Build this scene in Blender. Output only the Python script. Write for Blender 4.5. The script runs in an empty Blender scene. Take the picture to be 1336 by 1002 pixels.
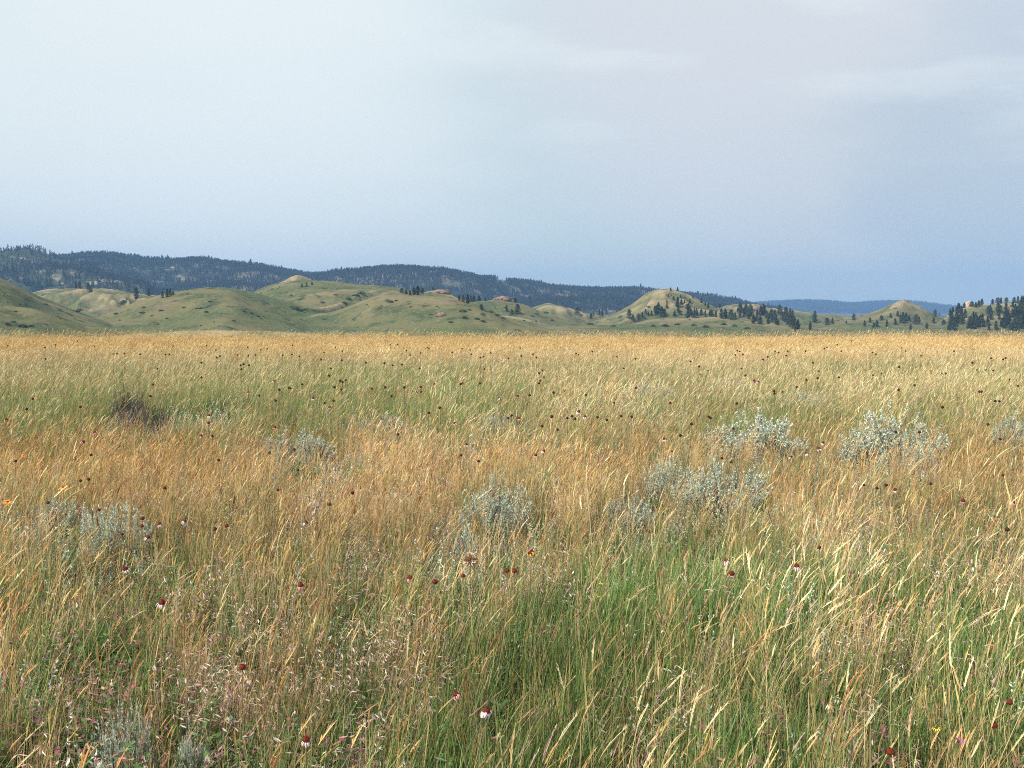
import bpy, math, random
import numpy as np
from mathutils import Vector, Matrix, Euler

random.seed(7)
rng = np.random.default_rng(11)
R = math.radians
scene = bpy.context.scene
COL = scene.collection

# ------------------------------------------------------------------ camera
F = 1432.0; CX, CY = 668.0, 501.0; HORIZON = 415.0
PITCH = math.atan((CY - HORIZON) / F)
EYE = 1.6
cam_d = bpy.data.cameras.new('camera')
cam = bpy.data.objects.new('camera', cam_d); COL.objects.link(cam)
cam_d.sensor_width = 36.0; cam_d.lens = 36.0 * F / 1336.0
cam_d.clip_start = 0.1; cam_d.clip_end = 20000
cam.location = (0, 0, EYE); cam.rotation_euler = (math.pi/2 - PITCH, 0, 0)
scene.camera = cam

cp, sp = math.cos(PITCH), math.sin(PITCH)
def ray(px, py):
    u = (np.asarray(px, float) - CX)/F; v = (CY - np.asarray(py, float))/F
    return u, cp + v*sp, -sp + v*cp
def at_depth(px, py, D):
    x, y, z = ray(px, py); t = D / y
    return float(x*t), float(D), float(EYE + z*t)
def at_z(px, py, zz):
    x, y, z = ray(px, py); t = (zz - EYE)/z
    return float(x*t), float(y*t), float(zz)
def project(x, y, z):
    z = z - EYE
    fy = y*cp - z*sp; fz = y*sp + z*cp
    return CX + F*x/fy, CY - F*fz/fy

# ------------------------------------------------------------------ noise
def _hash(ix, iy, seed):
    n = (ix.astype(np.int64)*374761393 + iy.astype(np.int64)*668265263 + seed*1442695041) & 0x7fffffff
    n = ((n ^ (n >> 13)) * 1274126177) & 0x7fffffff
    n = n ^ (n >> 16)
    return (n & 0xffffff) / float(0xffffff)
def vnoise(x, y, seed=0):
    ix = np.floor(x); iy = np.floor(y); fx = x-ix; fy = y-iy
    fx = fx*fx*fx*(fx*(fx*6-15)+10); fy = fy*fy*fy*(fy*(fy*6-15)+10)
    a = _hash(ix, iy, seed); b = _hash(ix+1, iy, seed); c = _hash(ix, iy+1, seed); d = _hash(ix+1, iy+1, seed)
    return (a*(1-fx)+b*fx)*(1-fy) + (c*(1-fx)+d*fx)*fy
def fbm(x, y, seed=0, octs=4, gain=.5):
    s = 0; a = 1; t = 0
    for o in range(octs):
        s = s + a*vnoise(x*2**o + 17.3*o, y*2**o - 9.1*o, seed+o*7); t += a; a *= gain
    return s/t*2 - 1

# ------------------------------------------------------------------ terrain
def catmull(P, n=7):
    P = np.array(P, float)
    Q = np.vstack([2*P[0]-P[1], P, 2*P[-1]-P[-2]])
    out = []
    for i in range(1, len(Q)-2):
        for k in range(n):
            t = k/n
            out.append(.5*((2*Q[i]) + (-Q[i-1]+Q[i+1])*t + (2*Q[i-1]-5*Q[i]+4*Q[i+1]-Q[i+2])*t*t + (-Q[i-1]+3*Q[i]-3*Q[i+1]+Q[i+2])*t**3))
    out.append(P[-1])
    return np.array(out)

# crest lines: (half width in metres, roundness, [(px, py, distance) ...])
RIDGES = [
 (150, 1.2, [(-190,352,470),(-60,350,480),(0,362,500),(22,371,505),(55,388,515),(95,403,520),(140,419,520)]),
 (70, 1.2, [(-90,392,380),(0,399,400),(40,402,405),(75,413,410),(110,426,415)]),
 (130, 1.1, [(5,396,880),(40,383,900),(75,377,905),(120,376,905),(165,382,900),(215,389,900),(260,397,900)]),
 (150, 1.3, [(75,431,560),(120,417,570),(160,404,580),(195,391,590),(235,381,600),(275,375,600),(305,375,600),(335,381,610),(380,395,620),(425,412,620)]),
 (170, 1.2, [(290,398,780),(325,381,780),(345,372,780),(365,367,775),(390,366,770),(430,368,765),(475,371,760),(515,377,755),(560,384,760),(605,397,760),(640,414,760)]),
 (34, 1.5, [(346,373,815),(360,366,820),(368,361,820),(377,358,820),(386,359.5,820),(396,364.5,820),(405,371,815)]),
 (60, 1.3, [(380,425,540),(415,412,580),(450,402,620),(480,391,660),(510,381,700)]),
 (110, 1.3, [(430,409,590),(460,396,600),(492,385,605),(530,384,600),(560,386,590),(590,388,580),(615,395,575),(645,409,560),(680,421,550),(720,430,540)]),
 (55, 1.5, [(545,385,800),(560,381,805),(578,377.5,810),(594,382,808),(606,390,800)]),
 (130, 1.2, [(570,402,820),(600,394,810),(625,392.5,800),(660,392,800),(692,397,800),(718,408,790),(750,418,780),(800,428,770)]),
 (26, 1.6, [(640,394,860),(655,388,860),(672,392,860)]),
 (45, 1.3, [(600,418,690),(640,412,700),(675,414,700),(720,424,700)]),
 (90, 1.2, [(680,402,980),(700,396,980),(715,397,980),(740,404,980),(765,409,990),(800,412,1000),(840,413,1000)]),
 (115, 1.7, [(775,421,900),(800,412,900),(825,401,900),(848,387,900),(864,380,900),(880,378.5,900),(897,379.5,900),(915,386,900),(940,397,895),(965,407,890),(1000,418,880)]),
 (60, 1.3, [(830,424,760),(860,417,760),(900,415,760),(940,413.5,755),(975,418,750),(1010,424,740),(1050,430,730)]),
 (60, 1.3, [(700,427,640),(760,425,640),(840,423,640),(900,424,640),(960,427,640)]),
 (110, 1.3, [(935,408,1050),(955,402,1050),(980,397,1040),(1000,398,1030),(1015,402,1030),(1050,409,1040),(1085,411,1060),(1110,414,1060),(1150,418,1060)]),
 (90, 1.3, [(1000,428,900),(1050,424,900),(1100,420,900),(1150,419,890),(1200,422,890),(1260,424,890),(1340,424,890)]),
 (95, 1.0, [(1050,428,960),(1085,415.5,960),(1116,407,960),(1142,398.5,960),(1155,393.5,960),(1164,391.5,960),(1173,394,960),(1192,401,960),(1218,411.5,960),(1245,422,960)]),
 (110, 1.2, [(1215,424,900),(1235,412,900),(1252,404,900),(1270,397.5,895),(1292,399,890),(1315,395,890),(1345,393,890),(1400,388,900),(1470,398,900),(1550,420,900)]),
 (60, 1.3, [(1230,428,800),(1265,417,800),(1300,412,800),(1340,408,800),(1400,405,800),(1480,420,800)]),
 (26, 1.3, [(150,437,290),(200,433,300),(250,430.5,300),(310,430,300),(370,432,300),(440,437,300)]),
 (30, 1.4, [(355,420,560),(385,407,600),(430,398,650),(475,391,700),(515,383,745)]),
 (24, 1.4, [(560,424,520),(590,414,530),(620,408,545),(640,404,560)]),
 (40, 1.3, [(820,420,800),(840,408,830),(856,395,860)]),
 (40, 1.3, [(905,416,800),(903,404,830),(900,392,860)]),
 # lighter bare hill at far left, in front of the forest
 (330, 1.2, [(-260,350,1900),(-120,334,1900),(-30,332,1900),(5,326,1900),(20,326,1900),(38,334,1880),(75,344,1850),(120,354,1800),(170,372,1750)]),
 # forested ridge
 (620, 1.1, [(-420,342,2500),(-250,335,2500),(-120,336,2500),(0,342,2500),(50,339,2500),(100,334,2500),(140,335,2500),(180,340,2500),(225,342,2500),(270,340,2500),(310,345,2500),(350,352,2500),(400,360,2480),(440,357,2460),(480,354,2450),(530,351,2450),(570,352,2450),(610,357,2450),(640,364,2450),(690,371,2480),(720,376,2500),(760,379,2500),(800,380,2500),(840,379,2500),(870,383,2500),(920,387,2500),(970,393,2500),(1000,400,2500),(1040,407,2450),(1090,414,2400)]),
 (300, 1.1, [(180,385,2050),(260,372,2050),(330,372,2050),(400,382,2000),(470,388,2000)]),
 (260, 1.1, [(640,398,2000),(720,391,2050),(790,393,2050),(860,398,2000),(930,402,2000)]),
 # distant range
 (1500, 1.1, [(-900,380,6800),(-300,385,6800),(300,390,6800),(700,398,6800),(880,404,6800),(960,399,6700),(1010,395.5,6600),(1045,394,6600),(1080,395,6600),(1110,397.5,6600),(1150,395,6600),(1190,395,6600),(1225,398,6700),(1300,400,6800),(1360,398,6800),(1500,396,6800),(2000,396,6800),(2600,398,6800)]),
]
BASE_D = [0, 70, 95, 140, 200, 330, 500, 900, 1300, 2000, 3500, 5000, 9500]
BASE_Z = [0, -.30, -.95, -3.1, -4.6, -6.0, -7.0, -7.5, -4.5, 4, 8, 6, 0]
def base_z(x, y):
    r = np.hypot(x, y) * (1 + .06*(vnoise(x/40+5, y/900, 3)-.5))
    b = np.interp(r, BASE_D, BASE_Z)
    b = np.where(y < 0, np.maximum(b, -.4), b)
    return b
_R = []
for w, rnd, pts in RIDGES:
    P = catmull([at_depth(*p) for p in pts])
    _R.append((w, rnd, P))
def H(x, y):
    x = np.asarray(x, float); y = np.asarray(y, float)
    shp = x.shape; x = x.ravel(); y = y.ravel()
    b = base_z(x, y)
    r = np.hypot(x, y)
    acc = np.zeros_like(x); pm = np.zeros_like(x); PW = 9.0
    wx = x + fbm(x/160, y/160, 21, 3)*22*np.clip(r/700, 0, 3); wy = y + fbm(x/160+50, y/160, 22, 3)*22*np.clip(r/700, 0, 3)
    wx = np.where(r < 1500, x + (wx-x)*.55, wx)
    for w, rnd, P in _R:
        m = (x > P[:,0].min()-w*1.5) & (x < P[:,0].max()+w*1.5) & (y > P[:,1].min()-w*1.5) & (y < P[:,1].max()+w*1.5)
        idx = np.nonzero(m)[0]
        if not len(idx): continue
        qx, qy = wx[idx], wy[idx]
        pa = P[:,0]/P[:,1]; od = np.argsort(pa); qa = qx/qy
        zc = np.interp(qa, pa[od], P[od,2]); dc = np.interp(qa, pa[od], P[od,1])
        edge = np.clip(1-np.maximum(pa.min()-qa, qa-pa.max())*dc/(.5*w), 0, 1)
        rise = np.maximum(zc-b[idx], 0)
        ww = w*(.45+.55*np.clip(rise/(P[:,2].max()-b[idx].mean()+1), 0, 1))
        s = np.clip(np.abs(qy-dc)/ww, 0, 1.35)/1.35
        pf = 0.5+0.5*np.cos(np.pi*s); hr = rise*edge*edge*(3-2*edge)*pf**rnd
        acc[idx] += (hr/50)**PW; pm[idx] = np.maximum(pm[idx], pf*np.clip(hr/5, 0, 1))
    h = 50*acc**(1/PW)
    rel = np.clip(h/25, 0, 1)
    gx = x + fbm(x/45, y/45, 35, 3)*16; gul = 1 - np.abs(fbm(gx/34, y/75, 31, 4))*1.7
    keepc = 1 - .82*pm**4
    det = (gul-.62)*4.8*(1+1.3*np.clip((r-820)/60, 0, 1)*(r < 1300))*rel*np.clip(r/700, .5, 2.6)*keepc + np.minimum(fbm(x/120, y/120, 37, 3)*6, 2)*rel*keepc*(r < 1500) + fbm(x/24, y/24, 33, 4)*.9*np.clip((r-200)/300, 0, 1)*np.clip(r/900, .6, 3)
    z = b + h + det*np.where(r > 5000, .5, 1)
    z = z + fbm(x/22, y/22, 43, 2)*.16*np.clip((r-30)/30, 0, 1)*np.clip(1-(r-95)/60, 0, 1) + fbm(x/7, y/7, 41, 3)*.055*np.clip(1-(r-60)/60, 0, 1)
    return z.reshape(shp)
def h1(x, y): return float(H(np.array([x]), np.array([y]))[0])

DD = np.geomspace(110, 7600, 2600)
def hit(px, py):
    """the first terrain point the pixel's line of sight meets; if none, the crest just below it"""
    x, y, z = ray(px, py); t = DD/y
    X = x*t; Y = DD; Z = EYE + z*t
    T = H(X, Y)
    k = np.nonzero((Z <= T))[0]
    if len(k): i = k[0]
    else: i = int(np.argmax(((T-EYE)/Y)[DD < (5000 if py > 330 else 5000)]))
    return float(X[i]), float(Y[i]), float(T[i])

# ------------------------------------------------------------------ mesh helpers
def mesh_obj(name, V, Fc, mat, parent=None, cols=None, smooth=False, link=True, coll=None):
    me = bpy.data.meshes.new(name)
    me.from_pydata([tuple(v) for v in V] if not isinstance(V, list) else V, [], Fc)
    if smooth: me.polygons.foreach_set('use_smooth', [True]*len(me.polygons))
    if cols is not None:
        a = me.color_attributes.new('tone', 'FLOAT_COLOR', 'POINT')
        c = np.ones((len(V), 4), np.float32); c[:, :3] = np.array(cols, np.float32)
        a.data.foreach_set('color', c.ravel())
    me.update()
    o = bpy.data.objects.new(name, me)
    if mat: me.materials.append(mat)
    if link: (coll or COL).objects.link(o)
    if parent: o.parent = parent
    return o
def tag(o, label=None, cat=None, group=None, kind=None):
    if label: o['label'] = label
    if cat: o['category'] = cat
    if group: o['group'] = group
    if kind: o['kind'] = kind
    return o
def empty(name, loc):
    o = bpy.data.objects.new(name, None); COL.objects.link(o); o.location = loc
    o.empty_display_size = .1
    return o

# ------------------------------------------------------------------ materials
def new_mat(name):
    m = bpy.data.materials.new(name); m.use_nodes = True
    nt = m.node_tree; nt.nodes.clear()
    return m, nt
def N(nt, t, **kw):
    n = nt.nodes.new(t)
    for k, v in kw.items(): setattr(n, k, v)
    return n
def leaf_mat(name, transl=.35, rough=.6, spec=.25, tinted=True, rand=.0):
    m, nt = new_mat(name); L = nt.links.new
    out = N(nt, 'ShaderNodeOutputMaterial')
    at = N(nt, 'ShaderNodeAttribute', attribute_name='tone')
    col = at.outputs['Color']
    if tinted:
        ti = N(nt, 'ShaderNodeAttribute', attribute_name='tint', attribute_type='INSTANCER')
        mx = N(nt, 'ShaderNodeMix', data_type='RGBA', blend_type='MULTIPLY'); mx.inputs[0].default_value = 1
        L(col, mx.inputs[6]); L(ti.outputs['Color'], mx.inputs[7]); col = mx.outputs[2]
    if rand:
        oi = N(nt, 'ShaderNodeObjectInfo')
        mr = N(nt, 'ShaderNodeMapRange'); mr.inputs[3].default_value = 1-rand; mr.inputs[4].default_value = 1+rand
        L(oi.outputs['Random'], mr.inputs[0])
        mx = N(nt, 'ShaderNodeVectorMath', operation='SCALE'); L(col, mx.inputs[0]); L(mr.outputs[0], mx.inputs['Scale']); col = mx.outputs[0]
    p = N(nt, 'ShaderNodeBsdfPrincipled'); p.inputs['Roughness'].default_value = rough
    p.inputs['Specular IOR Level'].default_value = spec
    L(col, p.inputs['Base Color'])
    if transl > 0:
        tr = N(nt, 'ShaderNodeBsdfTranslucent'); L(col, tr.inputs['Color'])
        mix = N(nt, 'ShaderNodeMixShader'); mix.inputs[0].default_value = transl
        L(p.outputs[0], mix.inputs[1]); L(tr.outputs[0], mix.inputs[2]); L(mix.outputs[0], out.inputs[0])
    else: L(p.outputs[0], out.inputs[0])
    return m
def plain_mat(name, c, c2=None, scale=20., rough=.8, spec=.2):
    m, nt = new_mat(name); L = nt.links.new
    out = N(nt, 'ShaderNodeOutputMaterial'); p = N(nt, 'ShaderNodeBsdfPrincipled')
    p.inputs['Roughness'].default_value = rough; p.inputs['Specular IOR Level'].default_value = spec
    tc = N(nt, 'ShaderNodeTexCoord'); no = N(nt, 'ShaderNodeTexNoise'); no.inputs['Scale'].default_value = scale
    no.inputs['Detail'].default_value = 4
    L(tc.outputs['Object'], no.inputs['Vector'])
    mx = N(nt, 'ShaderNodeMix', data_type='RGBA')
    mr = N(nt, 'ShaderNodeMapRange'); mr.inputs[1].default_value = .35; mr.inputs[2].default_value = .65
    L(no.outputs[0], mr.inputs[0]); L(mr.outputs[0], mx.inputs[0])
    mx.inputs[6].default_value = (*c, 1); mx.inputs[7].default_value = (*(c2 or [v*.6 for v in c]), 1)
    L(mx.outputs[2], p.inputs['Base Color']); L(p.outputs[0], out.inputs[0])
    return m

M_GRASS = leaf_mat('grass_blade', .28, .55, .3)
M_SAGE = leaf_mat('sage_leaf', .2, .7, .2, tinted=False, rand=.10)
M_SAGE_T = leaf_mat('sage_leaf_tinted', .2, .7, .2)
M_LEAF = leaf_mat('plant_leaf', .3, .55, .3, tinted=False)
M_PINE = leaf_mat('pine_needles', .1, .7, .2, tinted=False, rand=.3)
M_PINE_T = leaf_mat('pine_needles_far', .1, .7, .2, tinted=True)
M_SHRUB = leaf_mat('shrub_leaf', .15, .7, .2, tinted=False, rand=.3)
M_BARK = plain_mat('pine_bark', (.11,.065,.04), (.05,.035,.028), 6)
M_WOOD = plain_mat('sage_wood', (.16,.12,.10), (.07,.05,.045), 30)
M_STEM = plain_mat('flower_stem', (.13,.15,.05), (.16,.10,.05), 12)
M_DISC = plain_mat('flower_disc', (.20,.030,.012), (.06,.012,.008), 160)
M_DISC2 = plain_mat('dry_flower_disc', (.085,.020,.014), (.028,.009,.008), 160)
M_PETAL = plain_mat('pale_petal', (.68,.60,.59), (.54,.40,.43), 60, .6)
M_PETALP = plain_mat('pink_petal', (.66,.36,.36), (.55,.28,.32), 60, .6)
M_ORANGE = plain_mat('orange_petal', (.85,.33,.015), (.75,.18,.01), 60, .5)
M_YELLOW = plain_mat('yellow_petal', (.70,.62,.05), (.5,.5,.04), 60, .5)
M_PURPLE = plain_mat('purple_petal', (.26,.08,.40), (.18,.05,.28), 60, .5)
M_FLUFF = plain_mat('seed_fluff', (.62,.48,.34), (.5,.36,.25), 60, .8)
M_ROCK = plain_mat('pink_sandstone', (.27,.18,.13), (.17,.12,.09), .35, .9)
M_ROCKW = plain_mat('pale_sandstone', (.62,.50,.42), (.38,.17,.11), .8, .9)
M_BIRD = plain_mat('dark_woody_plant', (.05,.05,.06), (.10,.11,.14), 8, .8)

# terrain material
def terrain_mat(name, far=False):
    m, nt = new_mat(name); L = nt.links.new
    out = N(nt, 'ShaderNodeOutputMaterial'); p = N(nt, 'ShaderNodeBsdfPrincipled')
    p.inputs['Roughness'].default_value = .95; p.inputs['Specular IOR Level'].default_value = .05
    geo = N(nt, 'ShaderNodeNewGeometry')
    def noise(sc, det=5, rough=.55, stretch=None):
        n = N(nt, 'ShaderNodeTexNoise'); n.inputs['Scale'].default_value = sc; n.inputs['Detail'].default_value = det
        n.inputs['Roughness'].default_value = rough
        if stretch:
            mp = N(nt, 'ShaderNodeMapping'); mp.inputs['Scale'].default_value = stretch
            L(geo.outputs['Position'], mp.inputs[0]); L(mp.outputs[0], n.inputs['Vector'])
        else: L(geo.outputs['Position'], n.inputs['Vector'])
        return n.outputs[0]
    def ramp(v, a, b):
        r = N(nt, 'ShaderNodeMapRange', interpolation_type='SMOOTHSTEP'); r.inputs[1].default_value = a; r.inputs[2].default_value = b
        L(v, r.inputs[0]); return r.outputs[0]
    def mix(f, a, b):
        x = N(nt, 'ShaderNodeMix', data_type='RGBA')
        if isinstance(f, float): x.inputs[0].default_value = f
        else: L(f, x.inputs[0])
        for v, s in ((a, 6), (b, 7)):
            if isinstance(v, tuple): x.inputs[s].default_value = (*v, 1)
            else: L(v, x.inputs[s])
        return x.outputs[2]
    if far:
        c = mix(ramp(noise(.006, 6), .45, .62), (.040,.052,.030), (.13,.115,.08))
        c = mix(ramp(noise(.03, 4), .55, .7), c, (.24,.20,.14))
    else:
        c = mix(ramp(noise(.012, 6), .38, .62), (.078,.098,.040), (.140,.126,.062))
        c = mix(ramp(noise(.05, 6, .65), .44, .68), c, (.045,.066,.030))
        c = mix(ramp(noise(.02, 5, .6, (1, 1, 9)), .56, .74), c, (.19,.125,.09))
        at = N(nt, 'ShaderNodeAttribute', attribute_name='bare')
        nz = noise(.035, 5, .6)
        mm = N(nt, 'ShaderNodeMath', operation='MULTIPLY'); L(at.outputs['Fac'], mm.inputs[0]); L(ramp(nz, .3, .6), mm.inputs[1])
        c = mix(mm.outputs[0], c, (.31,.245,.145))
        c = mix(ramp(noise(.16, 3, .5, (1, .6, 1)), .60, .70), c, (.026,.044,.024))
        c = mix(ramp(noise(.5, 3, .5), .52, .75), c, (.17,.14,.085))
    L(c, p.inputs['Base Color'])
    b = N(nt, 'ShaderNodeBump'); b.inputs['Strength'].default_value = .6; b.inputs['Distance'].default_value = 2.0 if not far else 6
    L(noise(.12 if not far else .03, 6, .65), b.inputs['Height']); L(b.outputs[0], p.inputs['Normal'])
    L(p.outputs[0], out.inputs[0])
    return m
M_HILL = terrain_mat('hill_grassland'); M_FAR = terrain_mat('far_hillside', True)
M_SOIL = plain_mat('soil_and_litter', (.16,.115,.06), (.07,.06,.032), 9, .95, .05)

def polar_sheet(name, mat, r, az, label, kind='structure', bare=False):
    A, RR = np.meshgrid(az, r)
    X = RR*np.sin(A); Y = RR*np.cos(A); Z = H(X, Y)
    nr, na = X.shape
    V = np.stack([X, Y, Z], -1).reshape(-1, 3)
    i = np.arange(nr*na).reshape(nr, na)
    Q = np.stack([i[:-1,:-1], i[:-1,1:], i[1:,1:], i[1:,:-1]], -1).reshape(-1, 4)
    me = bpy.data.meshes.new(name)
    me.vertices.add(len(V)); me.vertices.foreach_set('co', V.astype(np.float32).ravel())
    me.loops.add(Q.size); me.loops.foreach_set('vertex_index', Q.ravel().astype(np.int32))
    me.polygons.add(len(Q)); me.polygons.foreach_set('loop_start', np.arange(0, Q.size, 4, dtype=np.int32))
    me.update(); me.validate(); me.polygons.foreach_set('use_smooth', [True]*len(Q))
    if bare:
        def blur(a, k, ax):
            c = np.cumsum(np.pad(a, [(k+1, k) if q == ax else (0, 0) for q in range(2)], mode='edge'), axis=ax)
            return (np.take(c, range(2*k+1, c.shape[ax]), ax) - np.take(c, range(0, c.shape[ax]-2*k-1), ax))/(2*k+1)
        B = blur(Z, 3, 0); B2 = blur(Z, 9, 0)
        cur = (Z-B)/(RR*.0010) + .5*(Z-B2)/(RR*.004)
        slope = np.abs(np.gradient(Z, axis=0)/np.maximum(np.gradient(RR, axis=0), .1))
        bare_v = np.clip(np.clip((cur-.45)*.75, 0, .85) + .26*np.clip((slope-.24)*4, 0, 1)*(RR > 840), 0, .9)
        a = me.attributes.new('bare', 'FLOAT', 'POINT'); a.data.foreach_set('value', bare_v.astype(np.float32).ravel())
    me.materials.append(mat)
    o = bpy.data.objects.new(name, me); COL.objects.link(o)
    tag(o, label, name.replace('_', ' '), kind=kind)
    return o
az_w = R(46)
polar_sheet('ground', M_SOIL, np.concatenate([[.01], np.linspace(1, 110, 110)]), np.linspace(-math.pi, math.pi, 361), 'flat prairie ground under the tall grass', )
polar_sheet('valley', M_HILL, np.geomspace(110, 380, 60), np.linspace(-az_w*1.2, az_w*1.2, 500), 'shallow valley floor beyond the edge of the golden grass', bare=True)
polar_sheet('hills', M_HILL, np.geomspace(380, 1500, 230), np.linspace(-az_w, az_w, 1300), 'rolling green and tan grassland hills in the middle distance', bare=True)
polar_sheet('far_hills', M_FAR, np.geomspace(1500, 4300, 130), np.linspace(-az_w, az_w, 800), 'long hillside under the dark pine forest')
polar_sheet('distant_hills', M_FAR, np.geomspace(4300, 7600, 50), np.linspace(-az_w, az_w, 500), 'hazy blue range on the horizon behind the pointed hill')

# ------------------------------------------------------------------ grass tuft prototypes (instanced; not linked to the scene)
class MB:
    def __init__(s): s.V = []; s.F = []; s.C = []
    def ribbon(s, pts, widths, side, cols):
        n0 = len(s.V); sd = Vector(side).normalized()
        for p, w, c in zip(pts, widths, cols):
            p = Vector(p)
            s.V.append(tuple(p - sd*w/2)); s.V.append(tuple(p + sd*w/2)); s.C.append(c); s.C.append(c)
        for i in range(len(pts)-1):
            a = n0+2*i; s.F.append((a, a+1, a+3, a+2))
    def tri(s, a, b, c, col):
        n0 = len(s.V); s.V += [tuple(a), tuple(b), tuple(c)]; s.C += [col]*3; s.F.append((n0, n0+1, n0+2))
    def quad(s, a, b, c, d, col):
        n0 = len(s.V); s.V += [tuple(a), tuple(b), tuple(c), tuple(d)]; s.C += [col]*4; s.F.append((n0, n0+1, n0+2, n0+3))
    def build(s, name, mat, parent=None, link=True, smooth=False):
        return mesh_obj(name, s.V, s.F, mat, parent, s.C, smooth, link)
def lerp(a, b, t): return tuple(a[i]*(1-t)+b[i]*t for i in range(3))
def jit(c, a=.15):
    k = 1+random.uniform(-a, a); return tuple(max(0, v*k*(1+random.uniform(-a, a)*.35)) for v in c)
def path(bx, by, h, lean, ldir, curve, n):
    P = []
    for i in range(n+1):
        t = i/n; d = h*lean*(t**curve)
        zz = h*t*math.sqrt(max(.1, 1-(lean*.75*t)**2))
        P.append(Vector((bx+math.cos(ldir)*d, by+math.sin(ldir)*d, zz)))
    return P
def blade(mb, r, hr, lr, w, cb, ct, wind=.7, curve=1.7, n=4, leafy=True):
    a = random.uniform(0, 6.28); q = r*math.sqrt(random.random())
    h = random.uniform(*hr); lean = random.uniform(*lr)
    ld = random.gauss(0, .75) if random.random() < wind else random.uniform(0, 6.28)
    P = path(q*math.cos(a), q*math.sin(a), h, lean, ld, curve, n)
    yaw = random.uniform(0, math.pi); sd = (math.cos(yaw), math.sin(yaw), 0)
    ww = w*random.uniform(.7, 1.3)
    W = [ww*(1-(i/n)**2*.92) if leafy else ww*(1-.45*i/n) for i in range(n+1)]
    cb2 = jit(cb); ct2 = jit(ct)
    mb.ribbon(P, W, sd, [lerp(cb2, ct2, (i/n)) for i in range(n+1)])
    return P
def culm(mb, r, hr, lr, w, cs, ch, headlen, headw, wind=.9, spik=8, droop=1.9):
    P = blade(mb, r, hr, lr, w, lerp(cs, (.16,.14,.05), .35), cs, wind, droop, 5, False)
    a, b = P[-2], P[-1]; d = (b-a).normalized(); hc = jit(ch, .12)
    d = (d + Vector((.12, 0, 0))).normalized()
    # seed head: slim crossed spindles plus spikelets
    for k in range(2):
        yaw = random.uniform(0, 3.14) if k == 0 else yaw+1.57
        sd = Vector((math.cos(yaw), math.sin(yaw), .2)).normalized()
        pts = [b + d*headlen*t + Vector((.12, 0, -.06))*headlen*t*t for t in (0, .3, .65, 1)]
        mb.ribbon(pts, [headw*.4, headw, headw*.8, headw*.15], sd, [hc]*4)
    for k in range(spik):
        t = random.random(); p = b + d*headlen*t + Vector((.12, 0, -.06))*headlen*t*t
        o = Vector((random.gauss(0, 1), random.gauss(0, 1), random.gauss(.9, .6))).normalized()
        s2 = Vector((random.gauss(0, 1), random.gauss(0, 1), 0)).normalized()*headw*.35
        e = p + (o*.6 + d).normalized()*headw*random.uniform(1.8, 3.2)
        mb.tri(p-s2, p+s2, e, jit(hc, .2))

STRAW = (.62,.48,.25); PALE = (.80,.69,.42); GOLD = (.66,.46,.20); ORNG = (.55,.345,.165); RUST = (.42,.26,.18)
GRN = (.095,.20,.040); GRN2 = (.18,.30,.065); BGRN = (.13,.20,.10); OLV = (.25,.265,.10); PINK = (.55,.36,.32)
SAGE = (.64,.69,.56); SAGED = (.27,.31,.25); DKG = (.035,.075,.022); PURP = (.20,.085,.10); WHT = (.72,.66,.52)
protos = {}
def proto(kind, fn, k=4, mat=None):
    L = []
    for i in range(k):
        mb = MB(); fn(mb); L.append(mb.build('%s_tuft' % kind, mat or M_GRASS, link=False))
    protos[kind] = L
def f_gold(mb, n=5, r=.06, w=.0020, hw=.0052):
    for i in range(n): culm(mb, r, (.34,.56), (.05,.48), w, STRAW, random.choice([PALE, STRAW, PALE, GOLD, PINK]), random.uniform(.045,.10), hw)
    for i in range(n): blade(mb, r, (.12,.30), (.1,.6), .0032, OLV, random.choice([STRAW, OLV, GRN2]))
def f_lean(mb, n=4, r=.05, w=.0022, hw=.0052):
    for i in range(n): culm(mb, r, (.44,.66), (.22,.68), w, STRAW, random.choice([PALE, PALE, STRAW]), random.uniform(.06,.11), hw, .9, 14, 1.6)
    for i in range(n): blade(mb, r, (.2,.42), (.3,.8), .004, OLV, STRAW, .9)
def f_bunch(mb, n=26, r=.055):
    for i in range(n): blade(mb, r, (.20,.40), (.0,.32), .0021, OLV if i % 3 else ORNG, random.choice([GOLD, ORNG, STRAW, RUST]), .6, 1.6, 4, False)
    for i in range(5): culm(mb, r, (.28,.46), (.02,.35), .002, GOLD, random.choice([ORNG, GOLD]), .07, .006, .7, 5)
def f_brome(mb, n=22, r=.085):
    for i in range(n):
        P = blade(mb, r, (.12,.30), (.05,.55), .0020, OLV, random.choice([RUST, PINK, (.36,.24,.2), PINK, STRAW]), .6, 1.9, 4, False)
        b = P[-1]
        for k in range(3):
            o = Vector((random.gauss(.5, .8), random.gauss(0, .8), -random.random()*.9)).normalized()
            e = b + o*random.uniform(.018, .034); s2 = Vector((random.gauss(0,1), random.gauss(0,1), 0)).normalized()*.0035
            mb.quad(b, (b+e)/2-s2, e, (b+e)/2+s2, jit(random.choice([PINK, RUST, WHT, WHT]), .25))
def f_green(mb, n=20, r=.07):
    for i in range(n): blade(mb, r, (.20,.42), (.02,.42), .0042, random.choice([GRN, DKG]), random.choice([GRN2, (.27,.35,.11), BGRN, GRN2, OLV, GRN, STRAW]), .6, 1.8)
def f_short(mb, n=24, r=.09):
    for i in range(n): blade(mb, r, (.08,.24), (.2,.9), .005, random.choice([GRN, DKG]), random.choice([GRN2, GRN, OLV, STRAW]), .4, 1.6, 3)
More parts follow.
